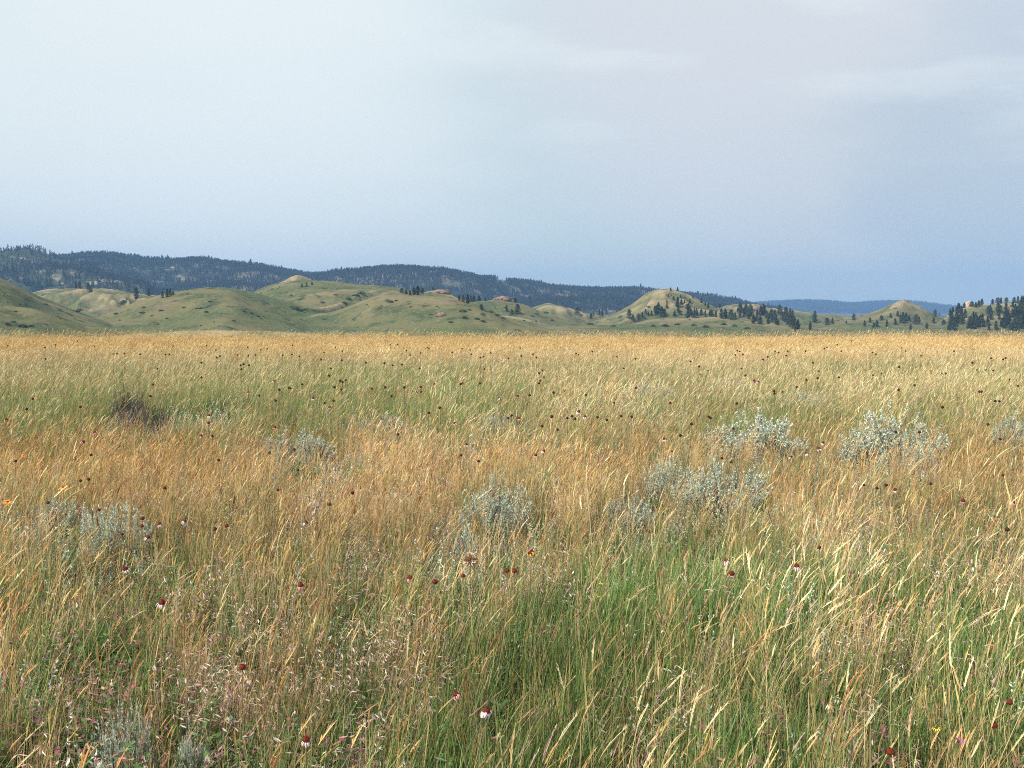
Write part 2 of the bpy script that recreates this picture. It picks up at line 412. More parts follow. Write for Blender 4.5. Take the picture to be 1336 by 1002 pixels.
def f_forb(mb, n=6, r=.07, cols=(DKG, GRN, BGRN, GRN)):
    for i in range(n):
        P = blade(mb, r, (.10,.28), (.05,.5), .003, DKG, GRN, .3, 1.5, 4, False)
        for k in range(9):
            t = random.random(); j = min(3, int(t*4)); p = P[j].lerp(P[j+1], t*4-j)
            a = random.uniform(0, 6.28); o = Vector((math.cos(a), math.sin(a), random.uniform(-.1, .6))).normalized()
            l = random.uniform(.02, .045); s2 = o.cross(Vector((0,0,1))).normalized()*l*.2
            mb.quad(p, p+o*l*.5-s2, p+o*l, p+o*l*.5+s2, jit(random.choice(cols), .25))
def f_purple(mb): f_forb(mb, 6, .07, (PURP, RUST, DKG, PURP, (.28,.15,.14)))
def f_litter(mb, n=26, r=.12):
    for i in range(n):
        a = random.uniform(0, 6.28); q = r*math.sqrt(random.random()); p = Vector((q*math.cos(a), q*math.sin(a), random.uniform(.0, .09)))
        b = random.uniform(0, 6.28); l = random.uniform(.05, .14); d = Vector((math.cos(b), math.sin(b), random.uniform(-.1,.9)))*l
        s2 = Vector((-math.sin(b), math.cos(b), 0)); mb.ribbon([p-d*.2, p+d*.4, p+d], [.004, .0035, .001], s2, [jit(random.choice([STRAW, RUST, ORNG, OLV, (.2,.16,.1)]), .3)]*3)
def sage_twig(mb, base, d, L, nl, ls, dark=.5):
    """a leafy sage shoot: a thin stem crowded with small grey leaves"""
    tip = base + d*L
    side = d.cross(Vector((random.gauss(0,1), random.gauss(0,1), .3))).normalized()
    mb.ribbon([base, (base+tip)/2, tip], [.004, .003, .0015], side, [(.17,.14,.11)]*3)
    for k in range(nl):
        t = random.random()**.7; p = base.lerp(tip, t)
        o = (d*random.uniform(.5, 1.3) + Vector((random.gauss(0,.6), random.gauss(0,.6), random.gauss(0,.5)))).normalized()
        l = ls*random.uniform(.6, 1.3); s2 = o.cross(Vector((random.gauss(0,1), random.gauss(0,1), random.gauss(0,1)))).normalized()*l*.20
        mb.quad(p, p+o*l*.55-s2, p+o*l, p+o*l*.55+s2, jit(lerp(SAGED, SAGE, random.random()**.6), .18))
def f_sprig(mb):
    for i in range(5):
        a = random.uniform(0, 6.28); b = Vector((random.gauss(0,.03), random.gauss(0,.03), 0))
        d = Vector((math.cos(a)*.3, math.sin(a)*.3, 1)).normalized()
        sage_twig(mb, b, d, random.uniform(.16, .36), 46, .015)
def far_of(fn_list, r, k):
    def g(mb):
        for f, a in fn_list:
            for i in range(k):
                m2 = MB(); f(m2, **a)
                ox, oy = random.uniform(-r, r), random.uniform(-r, r); n0 = len(mb.V)
                mb.V += [(v[0]+ox, v[1]+oy, v[2]) for v in m2.V]; mb.C += m2.C; mb.F += [tuple(q+n0 for q in ff) for ff in m2.F]
    return g
proto('gold', f_gold, 6); proto('lean', f_lean, 5); proto('bunch', f_bunch, 5); proto('brome', f_brome, 5)
proto('green', f_green, 5); proto('short', f_short, 4); proto('forb', f_forb, 4); proto('purple', f_purple, 3)
proto('litter', f_litter, 4); proto('sprig', f_sprig, 4)
def f_tall(mb, n=3, r=.12):
    for i in range(n): culm(mb, r, (.5,.78) if random.random() < .86 else (.85,1.12), (.05,.55), .004, STRAW, random.choice([PALE, GOLD, STRAW]), random.uniform(.10,.18), .014, .9, 6)
proto('goldfar', far_of([(f_gold, dict(n=4, r=.1, w=.0045, hw=.013)), (f_bunch, dict(n=7, r=.1)), (f_tall, dict(n=1))], .26, 7), 5)
proto('leanfar', far_of([(f_lean, dict(n=4, r=.1, w=.005, hw=.014)), (f_bunch, dict(n=5, r=.1))], .26, 6), 4)
proto('greenfar', far_of([(f_green, dict(n=14, r=.12))], .25, 7), 4)
proto('sagefar', far_of([(f_sprig, dict())], .22, 6), 3)

def make_stuff(name, plist, X, Y, rot, scl, idx, tint, label, cat):
    """one object: points on the ground with tufts instanced on them"""
    n = len(X); Z = H(X, Y)
    me = bpy.data.meshes.new(name); me.vertices.add(n)
    me.vertices.foreach_set('co', np.stack([X, Y, Z-.01], -1).astype(np.float32).ravel())
    a = me.attributes.new('rot', 'FLOAT_VECTOR', 'POINT'); a.data.foreach_set('vector', rot.astype(np.float32).ravel())
    a = me.attributes.new('scl', 'FLOAT', 'POINT'); a.data.foreach_set('value', scl.astype(np.float32))
    a = me.attributes.new('pick', 'INT', 'POINT'); a.data.foreach_set('value', idx.astype(np.int32))
    a = me.attributes.new('tint', 'FLOAT_VECTOR', 'POINT'); a.data.foreach_set('vector', tint.astype(np.float32).ravel())
    me.update()
    o = bpy.data.objects.new(name, me); COL.objects.link(o)
    pc = bpy.data.collections.new(name + '_tufts')
    for p in plist: pc.objects.link(p)
    ng = bpy.data.node_groups.new(name + '_scatter', 'GeometryNodeTree')
    ng.interface.new_socket('Geometry', in_out='INPUT', socket_type='NodeSocketGeometry')
    ng.interface.new_socket('Geometry', in_out='OUTPUT', socket_type='NodeSocketGeometry')
    L = ng.links.new
    gi = ng.nodes.new('NodeGroupInput'); go = ng.nodes.new('NodeGroupOutput')
    ci = ng.nodes.new('GeometryNodeCollectionInfo'); ci.inputs['Collection'].default_value = pc
    ci.inputs['Separate Children'].default_value = True; ci.inputs['Reset Children'].default_value = True
    ip = ng.nodes.new('GeometryNodeInstanceOnPoints'); ip.inputs['Pick Instance'].default_value = True
    def attr(nm, ty):
        q = ng.nodes.new('GeometryNodeInputNamedAttribute'); q.data_type = ty; q.inputs[0].default_value = nm; return q.outputs[0]
    e2r = ng.nodes.new('FunctionNodeEulerToRotation'); L(attr('rot', 'FLOAT_VECTOR'), e2r.inputs[0])
    L(gi.outputs[0], ip.inputs['Points']); L(ci.outputs[0], ip.inputs['Instance'])
    L(attr('pick', 'INT'), ip.inputs['Instance Index']); L(e2r.outputs[0], ip.inputs['Rotation'])
    L(attr('scl', 'FLOAT'), ip.inputs['Scale']); L(ip.outputs[0], go.inputs[0])
    md = o.modifiers.new('scatter', 'NODES'); md.node_group = ng
    tag(o, label, cat, kind='stuff')
    return o

SAGES = [ # px, py of the middle, width px, height m, label
 (985, 568, 118, .58, 'big silver sagebrush with a dark woody hollow behind the white petalled coneflowers'),
 (1165, 575, 124, .66, 'biggest silver blue sagebrush with a maroon dry flower spray at its top'),
 (1190, 600, 80, .40, 'low trailing sagebrush joined to the front of the biggest sagebrush'),
 (940, 636, 110, .46, 'silver sagebrush with bent straw stems lying over its purple base'),
 (875, 630, 60, .42, 'pale sagebrush carrying a small yellow flower tuft on its top'),
 (822, 668, 62, .30, 'small low silver sagebrush beside the straw covered one'),
 (648, 662, 86, .44, 'rounded grey sagebrush alone in the middle of the rusty grass'),
 (605, 712, 54, .30, 'thin pale sagebrush clump right behind the fluffy seed head'),
 (150, 692, 84, .42, 'silver sagebrush crowned by two rust red coneflower heads'),
 (72, 668, 70, .30, 'thin grey green sagebrush just past the orange daisies'),
 (390, 582, 86, .42, 'straw tangled silver sagebrush with a feathery green plant before it'),
 (262, 535, 62, .42, 'dull grey green sagebrush beside the dark dead shrub'),
 (645, 552, 40, .38, 'little dark hearted sagebrush standing among golden seed grass'),
 (1322, 560, 50, .50, 'silver sagebrush cut by the edge of the frame'),
 (160, 975, 74, .34, 'closest blue grey sagebrush at the bottom of the meadow'),
 (250, 985, 44, .24, 'small sage seedling next to the dense orange bunchgrass'),
 (845, 505, 60, .42, 'far sagebrush half sunk in pale seed grass'),
 (950, 497, 46, .40, 'dim far sagebrush under the flat topped knoll'),
 (500, 552, 60, .34, 'faint sagebrush in the green swale'),
 (1045, 520, 46, .34, 'small far sagebrush beyond the big woody one'),
]
SAGE_AT = []
for px_, py_, w_, h_, *_r in SAGES + [(172,526,60,.74), (200,545,56,.56), (405,618,44,.3), (285,532,34,.5)]:
    x_, y_, z_ = at_z(px_, py_, h_*.5); SAGE_AT.append((x_, y_, w_/F*y_, h_))

# ------------------------------------------------------------------ which grass grows where
def blob(px, py, cx, cy, rx, ry):
    return np.exp(-(((px-cx)/rx)**2 + ((py-cy)/ry)**2))
def row(py, a, b, s=12.):
    return 1/(1+np.exp(-(py-a)/s)) * 1/(1+np.exp((py-b)/s))
def sample(d0, d1, dens, seed):
    g = np.random.default_rng(seed)
    hw = lambda d: d*.50 + 2.2
    area = (hw(d0)+hw(d1))*(d1-d0)
    n = int(area*dens*1.15)
    t = g.random(n); Y = np.sqrt(t*(d1*d1-d0*d0)+d0*d0) if d0 > 4 else d0+(d1-d0)*g.random(n)
    X = (g.random(n)*2-1)*hw(Y)
    if d0 <= 4:  # uniform area
        k = g.random(n) < hw(Y)/hw(d1); X, Y = X[k], Y[k]
    return X, Y
KINDS = ['gold', 'lean', 'bunch', 'brome', 'green', 'short', 'forb', 'purple', 'litter', 'sprig']
def weights(X, Y):
    px, py = project(X, Y, .28)
    py = np.clip(py, 300, 1400)
    n1 = fbm(X*1.3, Y*.9, 51, 3); n2 = fbm(X*.9+9, Y*.7, 52, 3); n3 = fbm(X*2.2, Y*1.8+4, 53, 2); n4 = fbm(X*.7-9, Y*.6, 54, 3)
    W = {}
    top = row(py, 380, 466, 7); up = row(py, 466, 572, 10); mid = row(py, 572, 700, 16); low = row(py, 700, 2000, 25)
    rt = 1/(1+np.exp(-(px-520)/90)); lt = 1-rt
    greenish = (blob(px,py,190,535,120,26)+blob(px,py,410,525,90,34)+blob(px,py,610,535,80,26)+.9*blob(px,py,40,535,90,30)+.6*blob(px,py,1000,540,90,22)
                + .7*blob(px,py,500,500,160,24)+.7*blob(px,py,1110,480,80,12))
    rich = (1.3*blob(px,py,640,900,150,110)+1.2*blob(px,py,800,800,120,70)+blob(px,py,980,760,160,90)+blob(px,py,1230,860,160,110)+.9*blob(px,py,1010,930,140,90)+.8*blob(px,py,480,760,50,60)+.5*blob(px,py,150,800,130,110)+.9*blob(px,py,700,990,200,60))
    golds = (1.6*blob(px,py,270,880,60,110)+1.3*blob(px,py,830,930,50,110)+1.1*blob(px,py,540,850,50,80)+.9*blob(px,py,450,800,90,90)+.7*blob(px,py,1130,860,60,120)+.8*blob(px,py,700,700,80,40)+.8*blob(px,py,1080,680,90,40)+.6*blob(px,py,1290,700,80,60))
    pinks = (1.0*blob(px,py,60,600,130,34)+.9*blob(px,py,220,620,120,40)+.6*blob(px,py,780,640,160,40)+.5*blob(px,py,1250,610,80,40)+.5*blob(px,py,480,640,100,60))
    purps = (1.2*blob(px,py,90,890,110,80)+1.0*blob(px,py,180,840,90,50)+.5*blob(px,py,330,800,50,40)+.7*blob(px,py,420,960,80,50)+.8*blob(px,py,450,745,40,25)+.5*blob(px,py,690,860,30,25)+.8*blob(px,py,1180,950,90,40))
    leans = (1.4*blob(px,py,960,850,90,60)+.9*blob(px,py,1080,820,70,50)+.8*blob(px,py,60,740,110,70)+.8*blob(px,py,1290,640,60,40)+.8*blob(px,py,760,520,80,30)+.9*blob(px,py,1000,500,200,30)+.6*blob(px,py,940,650,60,25)+.5*blob(px,py,450,570,80,25))
    sg = (.5*blob(px,py,880,500,90,26)+.8*blob(px,py,820,530,60,15)+.5*blob(px,py,1060,515,60,15)+.6*blob(px,py,75,665,70,25)+.4*blob(px,py,500,560,80,30)+.5*blob(px,py,480,690,70,30)+.7*blob(px,py,610,720,70,30)+.5*blob(px,py,360,720,60,30)+.6*blob(px,py,320,760,60,60)+.6*blob(px,py,400,800,60,50)+.4*blob(px,py,1200,650,60,40)+.6*blob(px,py,190,970,90,40)+.3*blob(px,py,700,570,200,60))
    W['gold'] = 1.5*top + .42*up + .20*mid + (.08+.12*rt)*low + golds*.2
    W['lean'] = .3*top + .22*up + .05*mid + (.04+.05*rt)*low + leans*.30
    W['bunch'] = .8*top + .22*up + (.42+.4*n4)*mid + .13*low + golds*1.35 + .15*n2
    W['brome'] = .05*up + (.95-.6*n4)*mid + (.30+.45*lt)*low + pinks*1.1
    W['green'] = .04*top + .95*up + (.40+.5*n1)*mid + (.62*lt+.95*rt)*low + greenish*2.0 + rich*1.3 + .5*n1*(up+low+.4*mid)
    W['short'] = .3*up + .35*mid + .75*low + rich*.7
    W['forb'] = .10*up + .34*mid + 1.05*low*lt + .45*low*rt + .5*n3*low
    W['purple'] = .20*mid + .38*low*lt + .10*low*rt + purps*1.8 + .3*n4*low
    W['litter'] = .2*up + .55*mid + .45*low + .3*low*lt
    W['sprig'] = .02*up + .06*mid + .05*low + sg*.75*(n3 > -.15)
    # sagebrush shades out the tall grass at its foot
    clear = np.zeros_like(X)
    for (sx, sy, wm, hh_) in SAGE_AT:
        clear = np.maximum(clear, np.clip(1.8-np.hypot((X-sx*(Y/sy))/(wm*.62+.08), (Y-sy+(.25+hh_*1.2))/(wm*.5+hh_*1.9+.1))*1.15, 0, 1))
    for k in ('gold', 'lean', 'bunch', 'green', 'brome'): W[k] = W[k]*(1-(.97 if k != 'brome' else .6)*clear)
    W['litter'] = W['litter'] + clear; W['short'] = W['short'] + .6*clear; W['sprig'] = W['sprig'] + .25*clear
    return [np.clip(W[k], 0, None) for k in KINDS], n1, n2
sc_pts = {k: [] for k in KINDS}
for d0, d1, dens, sc, sd in ((1.6, 7, 235, 1.0, 1), (7, 13, 140, 1.0, 2), (13, 24, 76, 1.12, 3), (24, 40, 38, 1.2, 4)):
    X, Y = sample(d0, d1, dens, sd)
    W, n1, n2 = weights(X, Y)
    S = np.cumsum(np.stack(W), 0); u = rng.random(len(X))*S[-1]
    ch = (u[None] > S).sum(0)
    for i, k in enumerate(KINDS):
        m = ch == i
        sc_pts[k].append((X[m], Y[m], np.full(m.sum(), sc), n1[m], n2[m]))
def scatter(name, kinds, label, cat):
    pl = []; X = []; Y = []; S = []; I = []; A = []; Bn = []
    for k in kinds:
        for (x, y, s, a, b) in sc_pts[k]:
            X.append(x); Y.append(y); S.append(s); A.append(a); Bn.append(b)
            I.append(rng.integers(0, len(protos[k]), len(x)) + len(pl))
        pl += protos[k]
    X, Y, S, I, A, Bn = map(np.concatenate, (X, Y, S, I, A, Bn))
    n = len(X)
    rot = np.stack([rng.normal(0, .09, n), rng.normal(0, .09, n), rng.normal(0, .62, n)], -1)
    S = S*rng.uniform(.78, 1.18, n)*(1+.12*A)
    v = rng.uniform(.60, 1.32, n)*(1+.38*Bn); hue = rng.normal(0, .06, n)+.08*A
    tint = np.stack([v*(1-hue*.5), v*(1+hue*.3), v*(1-hue*.2+.10*Bn)], -1)
    return make_stuff(name, pl, X, Y, rot, S, I, tint, label, cat)
scatter('golden_grass', ['gold', 'lean'], 'tall straw gold seed grass leaning in the wind across the whole prairie', 'tall grass')
scatter('dry_bunchgrass', ['bunch', 'brome', 'litter'], 'short rusty orange and pinkish dry grass filling the meadow', 'dry grass')
scatter('green_grass', ['green', 'short'], 'fresh green grass blades growing low between the dry stems', 'green grass')
scatter('ground_cover', ['forb', 'purple'], 'low dark green and reddish leafy weeds close to the soil', 'weeds')
def far_scatter():
    X, Y = sample(40, 108, 5.0, 9)
    px, py = project(X, Y, .3)
    sgw = np.clip(blob(px,py,930,437,90,9)+.5*blob(px,py,1050,440,60,6)+.4*blob(px,py,700,440,60,5)+.10, 0, 1)
    u = rng.random(len(X))
    grn = .14 + .25*(py > 452)
    ch = np.where(u < sgw*.5, 3, np.where(u < sgw*.5+grn, 2, np.where(u < sgw*.5+grn+.22, 1, 0)))
    kk = ['goldfar', 'leanfar', 'greenfar', 'sagefar']
    pl = []; off = []
    for k in kk: off.append(len(pl)); pl.extend(protos[k])
    I = np.array(off)[ch] + (rng.random(len(X))*np.array([len(protos[k]) for k in kk])[ch]).astype(int)
    n = len(X); rot = np.stack([rng.normal(0, .05, n), rng.normal(0, .05, n), rng.normal(0, .5, n)], -1)
    v = rng.uniform(.85, 1.15, n)
    tint = np.stack([v*1.02, v*.95, v*.84], -1)
    make_stuff('far_golden_grass', pl, X, Y, rot, rng.uniform(.72, 1.12, n), I, tint, 'band of glowing golden orange grass along the far edge of the meadow', 'tall grass')
far_scatter()
scatter('sage_sprigs', ['sprig'], 'loose grey green sage shoots scattered singly among the grasses', 'sage shoots')

# ------------------------------------------------------------------ labels that single out
DIRS = ['to the right of', 'behind', 'to the left of', 'in front of']
_used = {}
def relate(px, py, marks):
    best = min(marks, key=lambda m: (px-m[0])**2 + ((py-m[1])*2.2)**2)
    dx, dy = px-best[0], (best[1]-py)*2.2
    k = 0 if abs(dx) > abs(dy) and dx > 0 else 2 if abs(dx) > abs(dy) else 1 if dy > 0 else 3
    return DIRS[k], best[2], math.hypot(dx, dy)
ORD = ['', 'second ', 'third ', 'fourth ', 'fifth ', 'sixth ', 'seventh ', 'eighth ', 'ninth ', 'tenth ', 'eleventh ', 'twelfth ', 'thirteenth ', 'fourteenth ', 'fifteenth ', 'sixteenth ']
def label_all(items, marks):
    """items: (look, px, py, obj); sets a label naming the look, the side and the nearest landmark, ordered by distance"""
    g = {}
    for look, px, py, o in items:
        d, nm, q = relate(px, py, marks); g.setdefault((look, d, nm), []).append((q, o))
    for (look, d, nm), L in g.items():
        L.sort(key=lambda t: t[0])
        for i, (q, o) in enumerate(L):
            o['label'] = ('%s, %s %s' % (look, d, nm)) if len(L) == 1 else ('%s, %snearest %s %s' % (look, ORD[min(i, 15)], d, nm))

# ------------------------------------------------------------------ sagebrush
def make_sage(seed, n_tw, wood_share=.12, nl=44, tall=1.):
    random.seed(seed)
    fo = MB(); st = MB()
    for i in range(n_tw):
        a = random.uniform(0, 6.28); q = math.sqrt(random.random())
        bx, by = .42*q*math.cos(a), .42*q*math.sin(a)
        lob = .75+.35*math.sin(3*a+seed)+.15*math.sin(7*a+2*seed)
        z0 = (random.random()**.6*.38+.03)*tall*(1.15-q*.55)*lob
        d = Vector((bx*1.1+random.gauss(0,.15), by*1.1+random.gauss(0,.15), random.uniform(.7, 1.2))).normalized()
        L = random.uniform(.10, .24)*tall
        b = Vector((bx, by, z0))
        sage_twig(fo, b, d, L, nl, .025)
        root = Vector((bx*.18+random.gauss(0,.01), by*.18+random.gauss(0,.01), 0)); midp = (root+b)/2 + Vector((bx*.15, by*.15, -.02))
        st.ribbon([root, midp, b], [.010, .006, .0035], (random.gauss(0,1), random.gauss(0,1), .1), [(.15,.11,.09)]*3)
        st.ribbon([root, midp, b], [.010, .006, .0035], (random.gauss(0,1), random.gauss(0,1), .1), [(.13,.10,.085)]*3)
        if random.random() < wood_share:
            for k in range(4):
                e = b + Vector((random.gauss(0,.08), random.gauss(0,.08), random.uniform(.05,.25)))
                st.ribbon([b, (b+e)/2, e], [.004, .003, .001], (random.gauss(0,1), random.gauss(0,1), .1), [(.20,.14,.14)]*3)
    return fo, st
sage_meshes = []
for s in range(5):
    fo, st = make_sage(100+s, 380, .22, 46)
    sage_meshes.append((fo.build('foliage', M_SAGE, link=False).data, mesh_obj('branches', st.V, st.F, M_WOOD, link=False).data))
fo, st = make_sage(140, 170, 1.0, 18)
fo.C = [(c[0]*.17, c[1]*.18, c[2]*.24) for c in fo.C]
dark_mesh = (fo.build('foliage', M_SAGE, link=False).data, mesh_obj('branches', st.V, st.F, plain_mat('dead_wood', (.12,.075,.085), (.05,.035,.045), 30), link=False).data)
fo, st = make_sage(150, 100, .0, 60)
fo.C = [(c[0]*.30, c[1]*.42, c[2]*.24) for c in fo.C]
green_mesh = (fo.build('foliage', M_SAGE, link=False).data, mesh_obj('branches', st.V, st.F, M_STEM, link=False).data)
def add_bush(px, py, wpx, hgt, meshes, name, label, cat, group, k):
    x, y, z = at_z(px, py, hgt*.5)
    o = empty(name, (x, y, h1(x, y)-.01)); o.rotation_euler.z = random.uniform(0, 6.28)
    wm = wpx/F*y/.95
    for nm, me in zip(('foliage', 'branches'), meshes):
        c = bpy.data.objects.new(nm, me); COL.objects.link(c); c.parent = o; c.scale = (wm*1.08, wm*1.08, hgt/.55)
    tag(o, label, cat, group)
    return o
for i, (px, py, w, h, lab) in enumerate(SAGES):
    add_bush(px, py, w, h, green_mesh if i == 11 else sage_meshes[i % 5], 'sagebrush', lab, 'sagebrush', 'silver sagebrush scattered over the meadow', i)
add_bush(166, 524, 44, .66, dark_mesh, 'dead_shrub', 'dark purple brown dead shrub with bare twigs leaning over green grass', 'shrub', None, 0)
add_bush(190, 542, 66, .56, dark_mesh, 'dead_shrub', 'lower blackish clump at the foot of the bare dead shrub', 'shrub', None, 0)
add_bush(405, 618, 44, .30, green_mesh, 'feathery_plant', 'soft feathery green plant below the straw tangled sagebrush', 'plant', None, 0)
add_bush(285, 532, 34, .5, green_mesh, 'feathery_plant', 'dark green bushy plant at the end of the dull sagebrush', 'plant', None, 0)
add_bush(501, 436, 14, .75, dark_mesh, 'dead_shrub', 'tiny blackish shrub poking above the far edge of the golden grass', 'shrub', None, 0)

# ------------------------------------------------------------------ flowers
def lathe(prof, n=12):
    V = []; Fc = []
    for r, z in prof:
        for k in range(n): V.append((r*math.cos(2*math.pi*k/n), r*math.sin(2*math.pi*k/n), z))
    for i in range(len(prof)-1):
        for k in range(n): a = i*n+k; b = i*n+(k+1) % n; Fc.append((a, b, b+n, a+n))
    return V, Fc
def disc_mesh(mat, r=.0145):
    V, Fc = lathe([(r*.35, -.3*r), (r*.9, -.1*r), (r*1.02, .2*r), (r*.85, .75*r), (r*.5, 1.15*r), (r*.02, 1.3*r)], 12)
    g = random.Random(3); nv = len(V)
    for q in range(150):      # the cone's prickles
        t = g.random(); a = g.uniform(0, 6.28); th = t*1.45
        d = Vector((math.cos(a)*math.cos(th), math.sin(a)*math.cos(th), math.sin(th)*1.1))
        p = Vector((d.x*r*.95, d.y*r*.95, .15*r+d.z*r*.95)); s2 = d.cross(Vector((0,0,1))).normalized()*r*.06
        n0 = len(V); V += [tuple(p-s2), tuple(p+s2), tuple(p+d*r*.28)]; Fc.append((n0, n0+1, n0+2))
    o = mesh_obj('flower_head', V, Fc, mat, link=False); return o.data
D_RED = disc_mesh(M_DISC); D_DRY = disc_mesh(M_DISC2)
def petal_mesh(mat, L=.026, W=.007, droop=1.0):
    mb = MB(); n = 4; P = []
    for i in range(n+1):
        t = i/n; ang = -droop*(.5+.7*t)
        P.append(Vector((.012, 0, 0)) + Vector((math.cos(ang)*L*t, 0, math.sin(ang)*L*t)))
    V = []; Fc = []
    for i, p in enumerate(P):
        w = W*(.5+.6*math.sin(math.pi*min(1, i/n*.85+.1)))/2
        V += [(p.x, -w, p.z+.0012), (p.x, 0, p.z), (p.x, w, p.z+.0012)]
    for i in range(n):
        a = 3*i; Fc += [(a, a+1, a+4, a+3), (a+1, a+2, a+5, a+4)]
    return mesh_obj('petal', V, Fc, mat, link=False, smooth=True).data
P_WHITE = petal_mesh(M_PETAL, .021, .0058); P_PINK = petal_mesh(M_PETALP, .022, .006, 1.3)
P_ORANGE = petal_mesh(M_ORANGE, .022, .012, .25); P_YEL = petal_mesh(M_YELLOW, .018, .006, .5); P_WILT = petal_mesh(plain_mat('wilted_petal', (.62,.40,.05), (.4,.2,.03), 60), .018, .007, 1.1)
P_PUR = petal_mesh(M_PURPLE, .014, .006, -.4)
def flower(px, py, kind, hz, scale, name='coneflower', cat='flower', group='coneflowers through the meadow', upto=78):
    """kind: dry / red / white / pink / orange / yellow / purple / wilt"""
    d = None
    for k in range(3):
        x, y, z = at_z(px, py, hz)
        if y > upto or y < 0:
            x, y, z = at_depth(px, py, upto)
        d = y
    gz = h1(x, y); hz2 = max(.25, z-gz)
    o = empty(name, (x, y, gz))
    # stem
    lx, ly = random.gauss(.04, .04), random.gauss(0, .03)
    rw = .0019*scale
    V = []; Fc = []; n = 5
    for i in range(n+1):
        t = i/n; c = Vector((-lx*(1-t)**2, -ly*(1-t)**2, hz2*t)) - Vector((0, 0, .012*t*0))
        for k in range(5): V.append((c.x+rw*math.cos(k*1.2566), c.y+rw*math.sin(k*1.2566), c.z))
    for i in range(n):
        for k in range(5): a = i*5+k; b = i*5+(k+1) % 5; Fc.append((a, b, b+5, a+5))
    mesh_obj('stem', V, Fc, M_STEM, o)
    dm = D_DRY if kind == 'dry' else D_RED
    hd = bpy.data.objects.new('flower_head', dm); COL.objects.link(hd); hd.parent = o
    hd.location = (0, 0, hz2); hd.rotation_euler = (random.gauss(0, .22), random.gauss(.05, .22), random.uniform(0, 6)); hd.scale = (scale,)*3
    npet, pm = {'dry': (0, None), 'red': (0, None), 'white': (14, P_WHITE), 'pink': (11, P_PINK), 'orange': (13, P_ORANGE), 'yellow': (12, P_YEL), 'purple': (12, P_PUR), 'wilt': (8, P_WILT)}[kind]
    if kind in ('purple', 'yellow'): hd.scale = (scale*.45,)*3
    ks = scale*(1.0)
    if kind == 'orange': hd.scale = (scale*.6, scale*.6, scale*.4)
    for k in range(npet):
        p = bpy.data.objects.new('petal', pm); COL.objects.link(p); p.parent = hd
        s = random.uniform(.8, 1.15)*ks/hd.scale[0]
        p.scale = (s, s, s*hd.scale[0]/hd.scale[2])
        p.rotation_euler = (random.gauss(0, .12), random.gauss(0, .16), 2*math.pi*k/npet+random.gauss(0, .1))
    tag(o, None, cat, group)
    return o
def crop(ox, oy, s, L): return [(ox+X/s, oy+Y/s, k) for X, Y, k in L]
D_ = 'dry'
fl = []
def addl(ox, oy, s, kind, pts):
    for X, Y in pts: fl.append((ox+X/s, oy+Y/s, kind))
addl(0, 430, 2.969, 'dry', [(300,46),(30,64),(215,60),(175,70),(367,66),(175,115),(440,95),(453,95),(482,94),(543,97),(596,57),(641,98),(657,97),(670,65),(610,153),(779,130),(837,80),(799,62),(853,105),(840,110),(1035,75),(1010,80),(960,70),(920,100),(962,102),(990,100),(1095,102),(1133,62),(1160,105),(1130,98),(1300,70),(1325,85),(1255,90),(1244,118),(1281,152),(932,140),(944,136),(965,140),(935,155),(780,187),(593,215),(582,260),(311,302),(126,270),(103,310),(1082,235),(1118,228),(1125,229),(1171,214),(1294,225),(1275,180),(1325,205),(1322,235),(1068,277),(1258,287),(1292,278),(1003,258),(60,512),(352,488),(343,583),(312,588),(847,508),(1140,467),(1043,480),(1154,547),(1077,624),(638,617),(835,775),(386,700)])
addl(0, 430, 2.969, 'red', [(186,673),(551,735),(549,764),(472,795),(877,763),(1277,680)])
addl(0, 430, 2.969, 'pink', [(1278,303),(962,247),(1064,380),(807,364),(367,400),(321,437),(24,350),(1063,200),(779,414),(822,414)])
addl(0, 430, 2.969, 'white', [(619,755),(714,745),(1184,750),(1213,268),(810,335)])
addl(440, 430, 2.969, 'dry', [(483,75),(235,60),(205,60),(282,100),(350,70),(355,74),(323,92),(268,82),(514,80),(518,97),(445,90),(595,92),(555,110),(567,107),(663,113),(709,73),(712,104),(758,97),(772,110),(925,94),(935,98),(988,87),(1083,107),(1155,115),(1110,152),(17,120),(110,130),(183,132),(215,140),(250,137),(319,152),(570,155),(795,160),(783,170),(800,187),(787,200),(781,210),(554,211),(485,210),(477,213),(376,212),(260,226),(187,226),(134,231),(32,197),(20,205),(10,200),(307,246),(325,243),(211,260),(883,240),(837,246),(963,255),(745,257),(1157,228),(1290,287),(1100,337),(398,305),(355,325),(675,335),(663,345),(832,339),(910,338),(921,348),(892,345),(1045,352),(1140,340),(793,377),(853,390),(1008,342),(479,489),(547,512),(234,408),(58,635)])
addl(440, 430, 2.969, 'pink', [(703,346),(323,224),(698,260),(1070,287),(1295,475)])
addl(440, 430, 2.969, 'white', [(960,340),(935,320),(630,268),(455,365),(501,447),(769,488),(799,472),(1267,426)])
addl(440, 430, 2.969, 'red', [(1213,785)])
addl(886, 430, 2.969, 'dry', [(45,125),(113,160),(82,175),(77,145),(218,100),(248,98),(225,83),(235,86),(242,153),(257,180),(325,118),(343,107),(372,85),(386,90),(415,102),(420,85),(490,85),(518,130),(541,163),(537,190),(494,197),(563,75),(573,70),(613,60),(628,85),(619,187),(668,45),(750,178),(786,172),(750,90),(763,97),(862,72),(878,85),(852,147),(937,103),(1065,85),(1210,113),(1137,130),(1175,165),(1156,158),(1188,158),(1217,160),(1019,172),(1033,172),(1265,112),(1255,117),(1312,220),(1278,195),(1162,243),(1172,243),(1225,278),(1240,280),(1020,303),(912,217),(851,235),(400,243),(370,250),(368,240),(455,225),(222,288),(115,340),(122,345),(48,368),(5,412),(1197,370),(1243,427),(1255,567),(975,600),(931,400),(840,400),(203,515),(165,500),(802,605),(767,617),(717,605),(210,385),(1272,778)])
